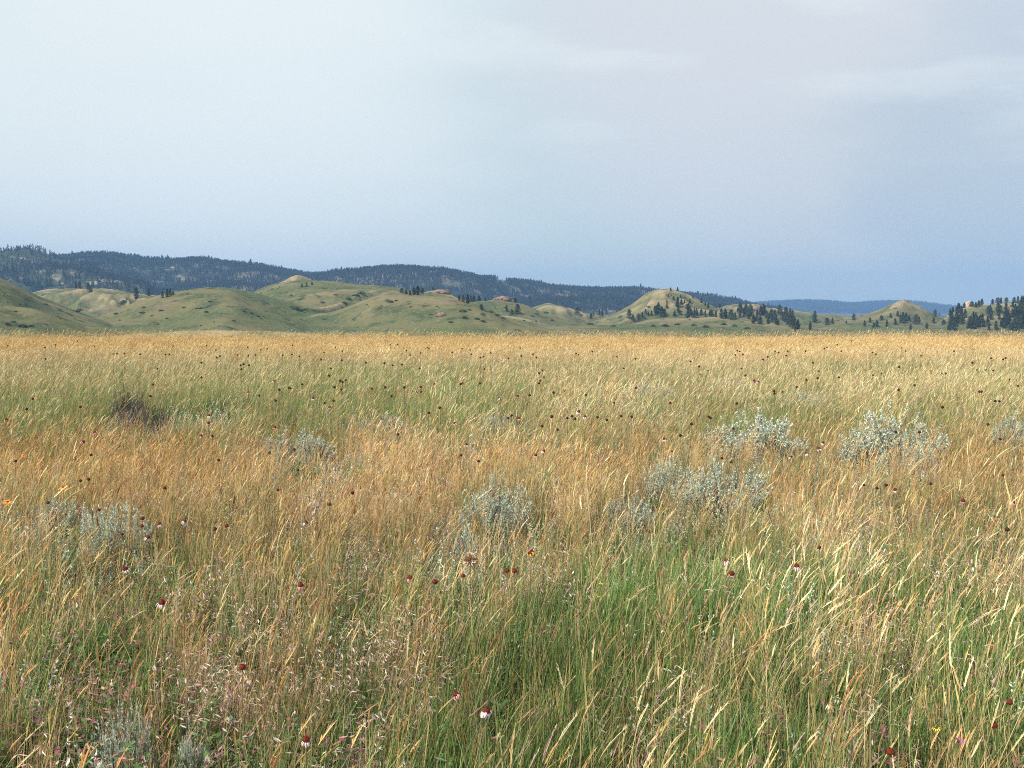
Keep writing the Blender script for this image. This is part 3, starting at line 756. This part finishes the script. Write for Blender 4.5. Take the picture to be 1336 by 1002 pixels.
addl(886, 430, 2.969, 'pink', [(291,200),(306,205),(1100,665),(1297,672)])
addl(886, 430, 2.969, 'white', [(557,440),(543,463),(492,482),(432,495),(837,622)])
addl(0, 690, 2.969, 'white', [(573,35),(487,157),(1187,820),(627,290)])
addl(0, 690, 2.969, 'pink', [(1165,222)])
addl(0, 690, 2.969, 'red', [(940,540)])
addl(440, 690, 2.969, 'red', [(378,208),(465,184),(488,185),(660,165),(687,167)])
addl(440, 690, 2.969, 'pink', [(280,192),(460,645)])
addl(440, 690, 2.969, 'white', [(577,708)])
addl(886, 690, 2.969, 'white', [(183,127),(455,147)])
addl(886, 690, 2.969, 'pink', [(205,175)])
addl(886, 690, 2.969, 'red', [(543,77),(1280,677),(1220,765),(820,870)])
MARKS = [(985,568,'the woody big sagebrush'), (1165,570,'the biggest sagebrush'), (930,638,'the straw covered sagebrush'), (640,660,'the round middle sagebrush'),
 (148,690,'the red crowned sagebrush'), (385,585,'the straw tangled sagebrush'), (180,535,'the dark dead shrub'), (613,732,'the fluffy seed head'), (82,636,'the large orange daisy'),
 (265,880,'the dense orange bunchgrass'), (970,830,'the combed pale seed grass'), (645,552,'the little dark sagebrush'), (1250,968,'the low purple flower'), (634,930,'the lone white coneflower'),
 (430,540,'the green grass swale'), (1322,560,'the edge cut sagebrush')]
LOOK = {'dry': 'bare blackish coneflower head', 'red': 'rust red coneflower cone', 'white': 'coneflower with white drooping petals', 'pink': 'coneflower with faded pink petals'}
items = []; random.seed(5)
for px, py, k in fl:
    far = np.clip((600-py)/150, 0, 1)
    near = np.clip((py-600)/300, 0, 1)
    hz = .52 + .10*far - .07*near + random.uniform(-.03, .03)
    if py < 480: hz += .12
    sc = .74 + .9*far + random.uniform(-.08, .12)
    if k in ('white', 'pink'): sc *= 1.05
    o = flower(px, py, k, hz, sc)
    if py > 488: items.append((LOOK[k], px, py, o))
    else:
        reg = ('below the dark forested ridge' if px < 330 else 'below the wide green hill' if px < 640 else 'below the forest gap and knoll' if px < 960 else 'below the pointed hill')
        o['label'] = 'tiny far %s in the golden band %s' % ('coneflower head' if k == 'dry' else 'pinkish coneflower', reg)
        o['group'] = 'tiny far coneflowers ' + reg
label_all(items, MARKS)
o = flower(634, 929, 'white', .47, .82); o['label'] = 'lone white petalled coneflower with a rust red cone over green grass'
o = flower(82.5, 636, 'orange', .46, .95, 'orange_daisy', 'flower', None); o['label'] = 'large orange daisy standing above grey green sage'
o = flower(10, 655, 'orange', .44, .8, 'orange_daisy', 'flower', None); o['label'] = 'small orange daisy by the purple bloom at the meadow edge'
for px, py, lb in ((1150, 554, 'first tiny orange bloom inside the maroon spray of the biggest sagebrush'), (1157.5, 553, 'second tiny orange bloom inside the maroon spray, nearer its middle')):
    o = flower(px, py, 'orange', .60, .45, 'orange_daisy', 'flower', None); o['label'] = lb
for px, py, lb in ((1227, 648, 'little orange flower in rusty grass'), (1236, 646, 'second little orange flower close beside a fellow in rusty grass')):
    o = flower(px, py, 'orange', .46, .45, 'orange_daisy', 'flower', None); o['label'] = lb
o = flower(31, 594, 'orange', .42, .6, 'orange_daisy', 'flower', None); o['label'] = 'faint orange bloom in pink brown grass above the large daisy'
o = flower(693, 722, 'wilt', .45, 1.15); o['label'] = 'brown coneflower head ringed by wilted yellow petals'
for px, py, lb in ((1250, 968, 'low purple flower in the closest green and straw grass'), (1110, 748, 'pale purple flower among tall seed grass'), (3, 652, 'purple flower beside the small orange daisy'), (103, 661, 'purplish bloom between daisy and red crowned sagebrush')):
    o = flower(px, py, 'purple', .38, .65, 'purple_flower', 'flower', None); o['label'] = lb
for px, py, lb in ((908, 616, 'yellow flower tuft on top of the pale sagebrush'), (785, 760, 'upper yellow blossom of a thin spike in green grass'), (782, 778, 'lower yellow blossom of a thin spike in green grass'), (595, 798, 'single yellow speck of bloom near fallen straw'), (1222, 950, 'yellow bloom behind the low purple flower'), (292, 674, 'small yellow bloom above white petalled coneflower')):
    o = flower(px, py, 'yellow', .40, .5, 'yellow_flower', 'flower', None); o['label'] = lb
# fluffy seed head
def seed_head(px, py, hz, r, label):
    x, y, z = at_z(px, py, hz); gz = h1(x, y); o = empty('seed_head_plant', (x, y, gz))
    V, Fc = lathe([(.002, 0), (.0018, hz-gz)], 5); mesh_obj('stem', V, Fc, M_STEM, o)
    mb = MB()
    for k in range(260):
        d = Vector((random.gauss(0,1), random.gauss(0,1), random.gauss(.35,.9))).normalized(); p = Vector((0, 0, hz-gz))
        s2 = d.cross(Vector((random.gauss(0,1), random.gauss(0,1), 1))).normalized()*.0016
        e = p+d*r*random.uniform(.75, 1); mb.tri(p, e-s2*2, e+s2*2, WHT)
    mesh_obj('seed_fluff', mb.V, mb.F, M_FLUFF, o); tag(o, label, 'seed head')
seed_head(613.5, 731, .44, .042, 'round tan fluffy seed head in front of the thin pale sagebrush')

# ------------------------------------------------------------------ pines
def pine_mesh(seed, nfaces, lod=0, shape=0):
    """unit height pine; returns crown MB and trunk data"""
    g = random.Random(seed); mb = MB()
    w = (.27, .33, .22, .40)[shape % 4]
    for i in range(nfaces):
        t = g.random()**.85; z = .04 + .94*t
        prof = (min(1, (t+.12)/.25))*(1-t)**(.42, .62, .5, .36)[shape % 4]
        a = g.uniform(0, 6.28); lump = .72+.28*math.sin(3*a+seed+t*9)+.18*math.sin(11*t*2+seed*2)
        q = w*prof*lump*g.uniform(.35, 1.05)
        p = Vector((q*math.cos(a), q*math.sin(a), z - q*.25))
        s = g.uniform(.03, .062)*(1.9 if lod else 1)
        n = Vector((g.gauss(0,1), g.gauss(0,1), g.gauss(.6,.7))).normalized()
        u = n.orthogonal().normalized()*s; v = n.cross(u).normalized()*s*g.uniform(.4, .8)
        base = lerp((.024,.038,.026), (.075,.100,.052), g.random()**1.5)  # random lighter needle tones put into the colour to suggest a lit side
        mb.quad(p-u, p-v, p+u, p+v, base)
    # leader
    mb.tri(Vector((-.02, 0, .9)), Vector((.02, 0, .9)), Vector((0, 0, 1.03)), (.03,.05,.02))
    mb.tri(Vector((0, -.02, .9)), Vector((0, .02, .9)), Vector((0, 0, 1.03)), (.03,.05,.02))
    tv, tf = lathe([(.022, -.03), (.016, .4), (.004, .95)], 6)
    if not lod:
        for k in range(9):
            a = g.uniform(0, 6.28); z = g.uniform(.12, .7); d = Vector((math.cos(a), math.sin(a), .15)); p = Vector((0, 0, z)); e = p+d*w*.75*(1-z)
            n0 = len(tv); tv += [tuple(p+Vector((0,0,.008))), tuple(p-Vector((0,0,.008))), tuple(e)]; tf.append((n0, n0+1, n0+2))
    return mb, tv, tf
pines = []
for s in range(8):
    mb, tv, tf = pine_mesh(300+s, 620, 0, s)
    pines.append((mb.build('crown', M_PINE, link=False).data, mesh_obj('trunk', tv, tf, M_BARK, link=False).data))
def add_pine(px, py, hpx, label=None, group='pines scattered over the hills', wide=1., xyz=None, parts=True):
    x, y, z = xyz or hit(px, py)
    hm = hpx/F*math.hypot(x, y)
    crown, trunk = random.choice(pines)
    o = empty('pine_tree', (x, y, z-.1)); o.rotation_euler.z = random.uniform(0, 6.28)
    o.scale = (hm*wide*random.uniform(.9,1.25), hm*wide*random.uniform(.9,1.25), hm)
    for nm, me in (('crown', crown), ('trunk', trunk)):
        c = bpy.data.objects.new(nm, me); COL.objects.link(c); c.parent = o
    tag(o, label, 'pine tree', group); return o
TREES = [(22,368,6),(32,371,8),(37,373,9),(44,375,10),(49,377,11),(52,377,10),(61,374,12),(66,374,9),(78,373,7),(99,376,9),(104,376,9),(115,378,10),(118,381,9),(121,375,8),(130,376,4),(136,376,4),
 (178,391,16),(194,386,10),(212,389,9),(218,388,12),(222,386,10),(226,385,5),(394,375,5),(400,374,6),(407,372,5),(356,367,6),(334,378,5),
 (524,382,7),(530,384,7),(535,385,7),(540,385,11),(545,385,13),(551,383,8),(565,379,6),(578,379,7),(599,392,8),(604,394,10),(610,396,13),(614,394,9),(618,394,10),(625,393,8),(628,404,8),(633,393,6),(637,392,14),
 (691,399,15),(686,397,8),(680,396,8),(672,395,7),(661,407,10),(675,410,14),(668,411,8),(629,405,7),(753,409,8),(782,411,8),(786,412,9),(791,411,8),(771,416,8),(774,412,5),(821,416,13),(826,419,9),(833,418,8),
 (854,407,8),(856,412,14),(859,410,16),(863,413,14),(867,414,12),(884,401,14),(880,413,8),(885,408,9),(898,415,20),(901,413,10),(906,412,10),(909,411,9),(920,410,6),(934,414,10),(941,416,14),(946,415,13),(954,417,14),(959,416,9),
 (884,380,6),(875,380,5),(911,385,7),(904,389,4),(920,399,5),(939,402,6),(888,389,5),(846,413,6),(893,396,5),(870,395,4),
 (963,408,7),(1017,410,13),(1031,409,7),(1012,417,9),(1063,421,16),(1057,431,12),(1079,424,10),(1086,423,9),(1114,418,9),(1104,422,4),(1036,429,16),(1032,427,13),(1041,429,13),(1038,433,9),
 (1144,427,10),(1140,429,8),(1157,426,9),(1175,421,11),(1178,422,15),(1182,421,13),(1168,424,9),(1195,423,13),(1199,422,9),(1188,430,7),(1209,431,10),(1218,422,8),(1220,413,9),(1231,424,7),(1226,412,4),(1243,408,8)]
rg = random.Random(4)
TREES += [(838,414,7),(842,409,6),(872,388,5),(879,392,6),(889,398,8),(896,404,7),(900,396,6),(915,395,7),(924,402,7),(928,412,8),(850,413,8),(870,403,7),(915,411,8),(926,413,9),(887,411,7),(1150,418,7),(1162,415,6),(1171,413,7),(1186,419,8),(1135,421,7),(1128,426,8)]
for k in range(44):   # the dense stand right of the knoll
    px = rg.uniform(962, 1034); t = (px-962)/72; lo = 404+t*8; TREES.append((px, rg.uniform(lo, 421+t*6), rg.uniform(8, 14)))
for k in range(112):   # the wooded hill at the right edge
    px = rg.uniform(1238, 1345); t = (px-1238)/107; TREES.append((px, rg.uniform(409-t*6, 432), rg.uniform(7, 13)))
for px, py, h in ((1250,406,10),(1258,402,7),(1268,400,7),(1273,401,7),(1277,400,8),(1281,396,8),(1295,393,7),(1302,393,8),(1306,393,8),(1313,394,7),(1323,395,7),(1328,396,9),(1333,397,11),(1336,398,12)): TREES.append((px, py, h))
TM = [(60,374,'the row by the bare mound'),(178,391,'the lone round pine'),(218,388,'the grove behind the dome hill'),(400,374,'the brow of the wide hill'),(545,385,'the clump by pink rock'),
 (637,392,'the saddle pine'),(691,399,'the red rock cap'),(785,411,'the forest gap'),(821,416,'the foot of the knoll'),(880,400,'the knoll face'),(898,415,'the tallest knoll pine'),(945,416,'the knoll skirt end'),
 (1000,412,'the stand beyond the knoll'),(1063,421,'the paired pines in the dip'),(1036,429,'the clump above golden grass'),(1178,421,'the grove under the pointed hill'),(1209,428,'the pointed hill skirt'),(1265,398,'the white rock knob'),(1320,400,'the wooded hill crest'),(1290,424,'the wooded hill foot')]
ti = []; random.seed(9)
for px, py, h in TREES:
    wide = 1.15 if h < 9 else .95
    o = add_pine(px, py, h*.95, None, 'pines scattered over the hills', wide*1.25)
    ti.append(('small pine' if h < 7 else 'medium dark pine' if h < 12 else 'tall dark pine', px, py, o))
label_all(ti, TM)
# skyline pines of the forested ridge
ridgeP = [P for w, r_, P in _R if w == 620][0]
rg = random.Random(8)
sx = sorted(rg.uniform(-20, 1010) for k in range(55))
cpx = np.array([project(*p)[0] for p in ridgeP]); order = np.argsort(cpx)
for px in sx:
    x0 = np.interp(px, cpx[order], ridgeP[order, 0]); y0 = np.interp(px, cpx[order], ridgeP[order, 1])
    dd = np.linspace(-200, 200, 60); YY = y0+dd; XX = (px-CX)/F*YY*1.0; ZZ = H(XX, YY)
    i = int(np.argmax((ZZ-EYE)/YY)); reg = 'above the mound and dome hill' if px < 330 else 'above the wide green hill' if px < 660 else 'between wide hill and knoll' if px < 850 else 'sloping down past the knoll'
    o = add_pine(0, 0, rg.uniform(4.5, 8), 'far pine on the forested skyline ' + reg, 'skyline pines ' + reg, 1.15, (float(XX[i]), float(YY[i]), float(ZZ[i])))
# the forest itself: one mass
fp = []
for s in range(5):
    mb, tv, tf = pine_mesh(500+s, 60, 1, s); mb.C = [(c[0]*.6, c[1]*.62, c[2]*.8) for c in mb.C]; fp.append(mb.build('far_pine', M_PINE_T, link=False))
g = np.random.default_rng(6); n = 90000
A = g.uniform(R(-34), R(19), n); rr = np.sqrt(g.uniform(1650**2, 2950**2, n)); X = rr*np.sin(A); Y = rr*np.cos(A)
Z = H(X, Y); pxx, pyy = project(X, Y, Z)
dn = fbm(X/130, Y/130, 71, 4); hh = Z - base_z(X, Y)
keep = (hh > 9) & (dn > -.58 - .25*np.clip(hh/120, 0, 1)) & (g.random(n) < .85)
bareleft = (rr < 2120) & (pxx < 175); keep &= ~(bareleft & (g.random(n) < np.clip(.72-.4*((pyy > 346)*1.0), 0, 1)))
keep &= ~((blob(pxx, pyy, 590, 373, 14, 5)+blob(pxx, pyy, 190, 356, 16, 3)+blob(pxx, pyy, 235, 363, 16, 4)+blob(pxx, pyy, 655, 366, 10, 4)+blob(pxx, pyy, 740, 388, 20, 3)) > .5)
X, Y = X[keep], Y[keep]; n = len(X); print('forest', n)
v = g.uniform(.7, 1.25, n)
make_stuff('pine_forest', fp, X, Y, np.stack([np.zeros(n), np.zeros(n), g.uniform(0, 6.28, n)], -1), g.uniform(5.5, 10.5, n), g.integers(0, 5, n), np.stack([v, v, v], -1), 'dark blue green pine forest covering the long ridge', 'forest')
n = 26000
A = g.uniform(R(5), R(32), n); rr = np.sqrt(g.uniform(5600**2, 6900**2, n)); X = rr*np.sin(A); Y = rr*np.cos(A)
hh = H(X, Y)-base_z(X, Y); keep = (hh > 20) & (fbm(X/300, Y/300, 73, 3) > -.35); X, Y = X[keep], Y[keep]; n = len(X)
v = g.uniform(.7, 1.2, n)
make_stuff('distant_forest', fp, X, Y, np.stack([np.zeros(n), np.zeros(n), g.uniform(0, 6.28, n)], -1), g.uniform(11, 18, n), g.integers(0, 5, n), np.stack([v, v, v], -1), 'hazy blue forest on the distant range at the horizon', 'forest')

# ------------------------------------------------------------------ shrubs on the hills
def shrub_mesh(seed):
    g = random.Random(seed); mb = MB()
    for i in range(200):
        a = g.uniform(0, 6.28); q = math.sqrt(g.random()); t = g.random()
        p = Vector((.5*q*math.cos(a)*(1+.3*math.sin(3*a+seed)), .5*q*math.sin(a), (.05+.5*t*(1-q*q*.8))))
        n = Vector((g.gauss(0,1), g.gauss(0,1), g.gauss(.5,1))).normalized(); u = n.orthogonal().normalized()*g.uniform(.05,.1); v = n.cross(u).normalized()*.06
        mb.quad(p-u, p-v, p+u, p+v, lerp((.022,.05,.02), (.07,.10,.04), g.random()))
    return mb.build('shrub', M_SHRUB, link=False).data
sm = [shrub_mesh(s) for s in range(4)]
def add_shrub(px, py, wpx, label, group):
    x, y, z = hit(px, py); wm = wpx/F*math.hypot(x, y)
    o = bpy.data.objects.new('hill_shrub', random.choice(sm)); COL.objects.link(o); o.location = (x, y, z-.05)
    o.scale = (wm, wm*random.uniform(.8, 1.3), wm*random.uniform(.55, .85)); o.rotation_euler.z = random.uniform(0, 6.28)
    tag(o, label, 'shrub', group); return o
SHR = [(472,384,9),(466,387,7),(462,386,6),(455,391,8),(449,396,6),(385,404,12),(392,406,10),(398,405,8),(380,401,6),(438,385,5),(422,396,5),(380,386,5),(328,409,5),(510,395,8),(517,393,6),(604,407,10),(612,405,6),(562,411,5),(536,401,4),
 (188,402,6),(186,409,8),(100,407,8),(104,405,6),(152,410,7),(210,406,6),(270,408,6),(274,394,5),(240,402,5),(305,419,5),(318,407,6),(162,396,9),(158,397,7),(20,407,5),(60,398,5),(218,416,4),(30,427,10),(10,424,8),(40,426,7),(18,421,7),(648,412,8),(656,416,7),(640,408,7),(607,416,8),(622,417,7),(630,420,8),(588,421,7),(700,410,6),(712,409,7),(694,413,5),
 (868,426,9),(884,424,7),(905,425,8),(921,427,9),(944,424,7),(958,426,8),(852,426,6),(975,429,8),(720,419,6),(770,424,8),(800,426,7)]
SMK = [(470,384,'the hollow of the wide hill'),(388,404,'the left foot of the wide hill'),(515,394,'the pale spur line'),(608,408,'the eroded end of the spur'),(180,403,'the valley behind the dome hill'),(270,400,'the dome hill'),(25,424,'the bottom left bank'),(645,412,'the dark slope below the red rock'),(900,425,'the flat below the knoll'),(760,424,'the flat below the forest gap'),(700,410,'the sandy mound')]
si = []
for px, py, w in SHR: si.append(('dark green shrub', px, py, add_shrub(px, py, w, None, 'shrubs dotted over the hills')))
rg = random.Random(14)
for k in range(15):
    cx_ = rg.uniform(5, 700); cy_ = rg.uniform(386, 426)
    for q in range(rg.choice([1, 2, 3, 5])):
        px = cx_ + rg.gauss(0, 9); py = cy_ + rg.gauss(0, 1.6)
        if px > 480 and py < 392 or 60 < px < 180 and py < 395: continue
        si.append(('tiny dark shrub', px, py, add_shrub(px, py, rg.uniform(2, 4.5), None, 'shrubs dotted over the hills')))
label_all(si, SMK)

# ------------------------------------------------------------------ rock outcrops
def rock(px, py, wpx, hpx, mat, label, seed):
    import bmesh
    x, y, z = hit(px, py); D = math.hypot(x, y); wm = wpx/F*D; hm = hpx/F*D
    bm = bmesh.new(); bmesh.ops.create_icosphere(bm, subdivisions=4, radius=.5)
    for v in bm.verts:
        c = v.co; k = 1 + .35*float(fbm(np.array([c.x*4+seed]), np.array([c.y*4+c.z*3]), seed, 4)[0])
        c *= k; zz = c.z*6; c.z = (math.floor(zz)+min(1, (zz-math.floor(zz))*2.2))/6
    for v in bm.verts: v.co.x *= wm; v.co.y *= wm*.8; v.co.z *= hm*1.5
    me = bpy.data.meshes.new('rock_outcrop'); bm.to_mesh(me); bm.free(); me.materials.append(mat)
    o = bpy.data.objects.new('rock_outcrop', me); COL.objects.link(o); o.location = (x, y, z)
    tag(o, label, 'rock outcrop', 'bare sandstone outcrops on the hills')
rock(655, 392, 24, 5, M_ROCK, 'pinkish red rock cap on the saddle next to the solitary pine', 3)
rock(578, 382, 22, 5, M_ROCK, 'pinkish brown crumbly rock top behind the spur end', 4)
rock(1263, 400, 7, 7, M_ROCKW, 'white and red rock knob on top of the wooded hill', 5)
rock(988, 404, 14, 4, M_ROCK, 'red rock band inside the dense pine stand', 6)
rock(576, 412, 14, 5, M_ROCK, 'eroded pinkish bank low on the green spur', 7)
rock(1321, 405, 7, 5, M_ROCK, 'reddish rock face near the crest at the frame edge', 8)

# ------------------------------------------------------------------ haze
import bmesh
bm = bmesh.new(); bmesh.ops.create_cube(bm, size=1)
xa, xb, ya, yb, za, zb = -5700, 5700, -140, 7700, -16, 300
for v in bm.verts: v.co = ((xa+xb)/2+v.co.x*(xb-xa), (ya+yb)/2+v.co.y*(yb-ya), (za+zb)/2+v.co.z*(zb-za))
me = bpy.data.meshes.new('haze'); bm.to_mesh(me); bm.free()
hz = bpy.data.objects.new('haze', me); COL.objects.link(hz)
m, nt = new_mat('haze_air'); out = N(nt, 'ShaderNodeOutputMaterial'); pv = N(nt, 'ShaderNodeVolumePrincipled')
pv.inputs['Color'].default_value = (.27,.50,.90,1); pv.inputs['Density'].default_value = 1.5e-4; pv.inputs['Anisotropy'].default_value = .0
nt.links.new(pv.outputs[0], out.inputs['Volume']); me.materials.append(m)
tag(hz, 'thin blue haze lying over the distant hills', 'haze', kind='stuff')

# ------------------------------------------------------------------ sky and sun
SUN_EL = R(43); sa = R(232)   # compass direction the sun stands in, from +Y clockwise
sdir = Vector((math.sin(sa)*math.cos(SUN_EL), math.cos(sa)*math.cos(SUN_EL), math.sin(SUN_EL)))
ld = bpy.data.lights.new('sun', 'SUN'); ld.energy = 5.0; ld.angle = R(1.2); ld.color = (1, .93, .82)
lo = bpy.data.objects.new('sun', ld); COL.objects.link(lo); lo.rotation_euler = sdir.to_track_quat('Z', 'Y').to_euler()
w = bpy.data.worlds.new('World'); scene.world = w; w.use_nodes = True
nt = w.node_tree; nt.nodes.clear(); L = nt.links.new
out = N(nt, 'ShaderNodeOutputWorld'); bg = N(nt, 'ShaderNodeBackground'); bg.inputs['Strength'].default_value = .1
sky = N(nt, 'ShaderNodeTexSky', sky_type='NISHITA'); sky.sun_disc = False; sky.sun_elevation = SUN_EL; sky.sun_rotation = sa
sky.air_density = 1.0; sky.dust_density = 1.5
tc = N(nt, 'ShaderNodeTexCoord')
def dirv(px, py):
    x, y, z = ray(px, py); return Vector((float(x), float(y), float(z))).normalized()
def wm(op, *a):
    n = N(nt, 'ShaderNodeMath', operation=op)
    for i, v in enumerate(a):
        if isinstance(v, (int, float)): n.inputs[i].default_value = v
        else: L(v, n.inputs[i])
    return n.outputs[0]
def cloudbank(px, py, spread):
    """soft patch of cloud around a direction of the sky"""
    d = N(nt, 'ShaderNodeVectorMath', operation='DOT_PRODUCT'); L(wv, d.inputs[0]); d.inputs[1].default_value = dirv(px, py)
    r = N(nt, 'ShaderNodeMapRange', interpolation_type='SMOOTHERSTEP'); r.inputs[1].default_value = math.cos(R(spread)); r.inputs[2].default_value = 1.0
    L(d.outputs['Value'], r.inputs[0]); return r.outputs[0]
nn = N(nt, 'ShaderNodeTexNoise'); nn.inputs['Scale'].default_value = 2.2; nn.inputs['Detail'].default_value = 5; nn.inputs['Roughness'].default_value = .5
mp = N(nt, 'ShaderNodeMapping'); mp.inputs['Scale'].default_value = (1, 1, 3.2); L(tc.outputs['Generated'], mp.inputs[0]); L(mp.outputs[0], nn.inputs['Vector'])
# warp the direction a little so cloud edges are ragged
sub = N(nt, 'ShaderNodeVectorMath', operation='SUBTRACT'); L(nn.outputs['Color'], sub.inputs[0]); sub.inputs[1].default_value = (.5,.5,.5)
scl = N(nt, 'ShaderNodeVectorMath', operation='SCALE'); L(sub.outputs[0], scl.inputs[0]); scl.inputs['Scale'].default_value = .30
ad = N(nt, 'ShaderNodeVectorMath', operation='ADD'); L(tc.outputs['Generated'], ad.inputs[0]); L(scl.outputs[0], ad.inputs[1])
nm = N(nt, 'ShaderNodeVectorMath', operation='NORMALIZE'); L(ad.outputs[0], nm.inputs[0]); wv = nm.outputs[0]
n2 = N(nt, 'ShaderNodeTexNoise'); n2.inputs['Scale'].default_value = 5; n2.inputs['Detail'].default_value = 7; n2.inputs['Roughness'].default_value = .55
mp2 = N(nt, 'ShaderNodeMapping'); mp2.inputs['Scale'].default_value = (1, 1, 4.0); mp2.inputs['Location'].default_value = (3.3, 1.2, .4); L(tc.outputs['Generated'], mp2.inputs[0]); L(mp2.outputs[0], n2.inputs['Vector'])
sepz = N(nt, 'ShaderNodeSeparateXYZ'); L(tc.outputs['Generated'], sepz.inputs[0])
def cmix(f, a, b):
    x = N(nt, 'ShaderNodeMix', data_type='RGBA')
    if isinstance(f, (int, float)): x.inputs[0].default_value = f
    else: L(f, x.inputs[0])
    for v, s in ((a, 6), (b, 7)):
        if isinstance(v, tuple): x.inputs[s].default_value = (*v, 1)
        else: L(v, x.inputs[s])
    return x.outputs[2]
K = 7.75   # background strength is .1
def c10(r, g_, b): return (r*K, g_*K, b*K)
veil = cmix(.85, sky.outputs[0], c10(.67,.76,.74))
hi = N(nt, 'ShaderNodeMapRange', interpolation_type='SMOOTHSTEP'); hi.inputs[1].default_value = .05; hi.inputs[2].default_value = .30; L(sepz.outputs[2], hi.inputs[0])
c = cmix(wm('MULTIPLY', hi.outputs[0], .75), veil, c10(.68,.77,.80))
c = cmix(wm('MULTIPLY', cloudbank(250, 60, 20), .85), c, c10(.85,.91,.90))
c = cmix(wm('MULTIPLY', cloudbank(30, 150, 8), .35), c, c10(.80,.86,.83))
c = cmix(wm('MULTIPLY', cloudbank(1050, 60, 17), .9), c, c10(.70,.72,.75))
c = cmix(wm('MULTIPLY', cloudbank(1360, 215, 10), .8), c, c10(.48,.57,.67))
c = cmix(wm('MULTIPLY', cloudbank(1250, 380, 14), .4), c, c10(.60,.66,.66))
st = N(nt, 'ShaderNodeMapRange', interpolation_type='SMOOTHSTEP'); st.inputs[1].default_value = .50; st.inputs[2].default_value = .72; L(n2.outputs[0], st.inputs[0])
c = cmix(wm('MULTIPLY', wm('MULTIPLY', st.outputs[0], hi.outputs[0]), .75), c, c10(.80,.86,.86))
L(c, bg.inputs['Color']); L(bg.outputs[0], out.inputs[0])

# ------------------------------------------------------------------ render settings
scene.render.engine = 'CYCLES'
cy = scene.cycles
cy.use_adaptive_sampling = True; cy.adaptive_threshold = .02
cy.max_bounces = 5; cy.diffuse_bounces = 2; cy.glossy_bounces = 1; cy.transmission_bounces = 3; cy.transparent_max_bounces = 4; cy.volume_bounces = 0
cy.use_denoising = False; cy.filter_width = 1.05
cy.caustics_reflective = False; cy.caustics_refractive = False
scene.view_settings.view_transform = 'Standard'; scene.view_settings.look = 'None'
scene.view_settings.exposure = .47; scene.view_settings.gamma = 1
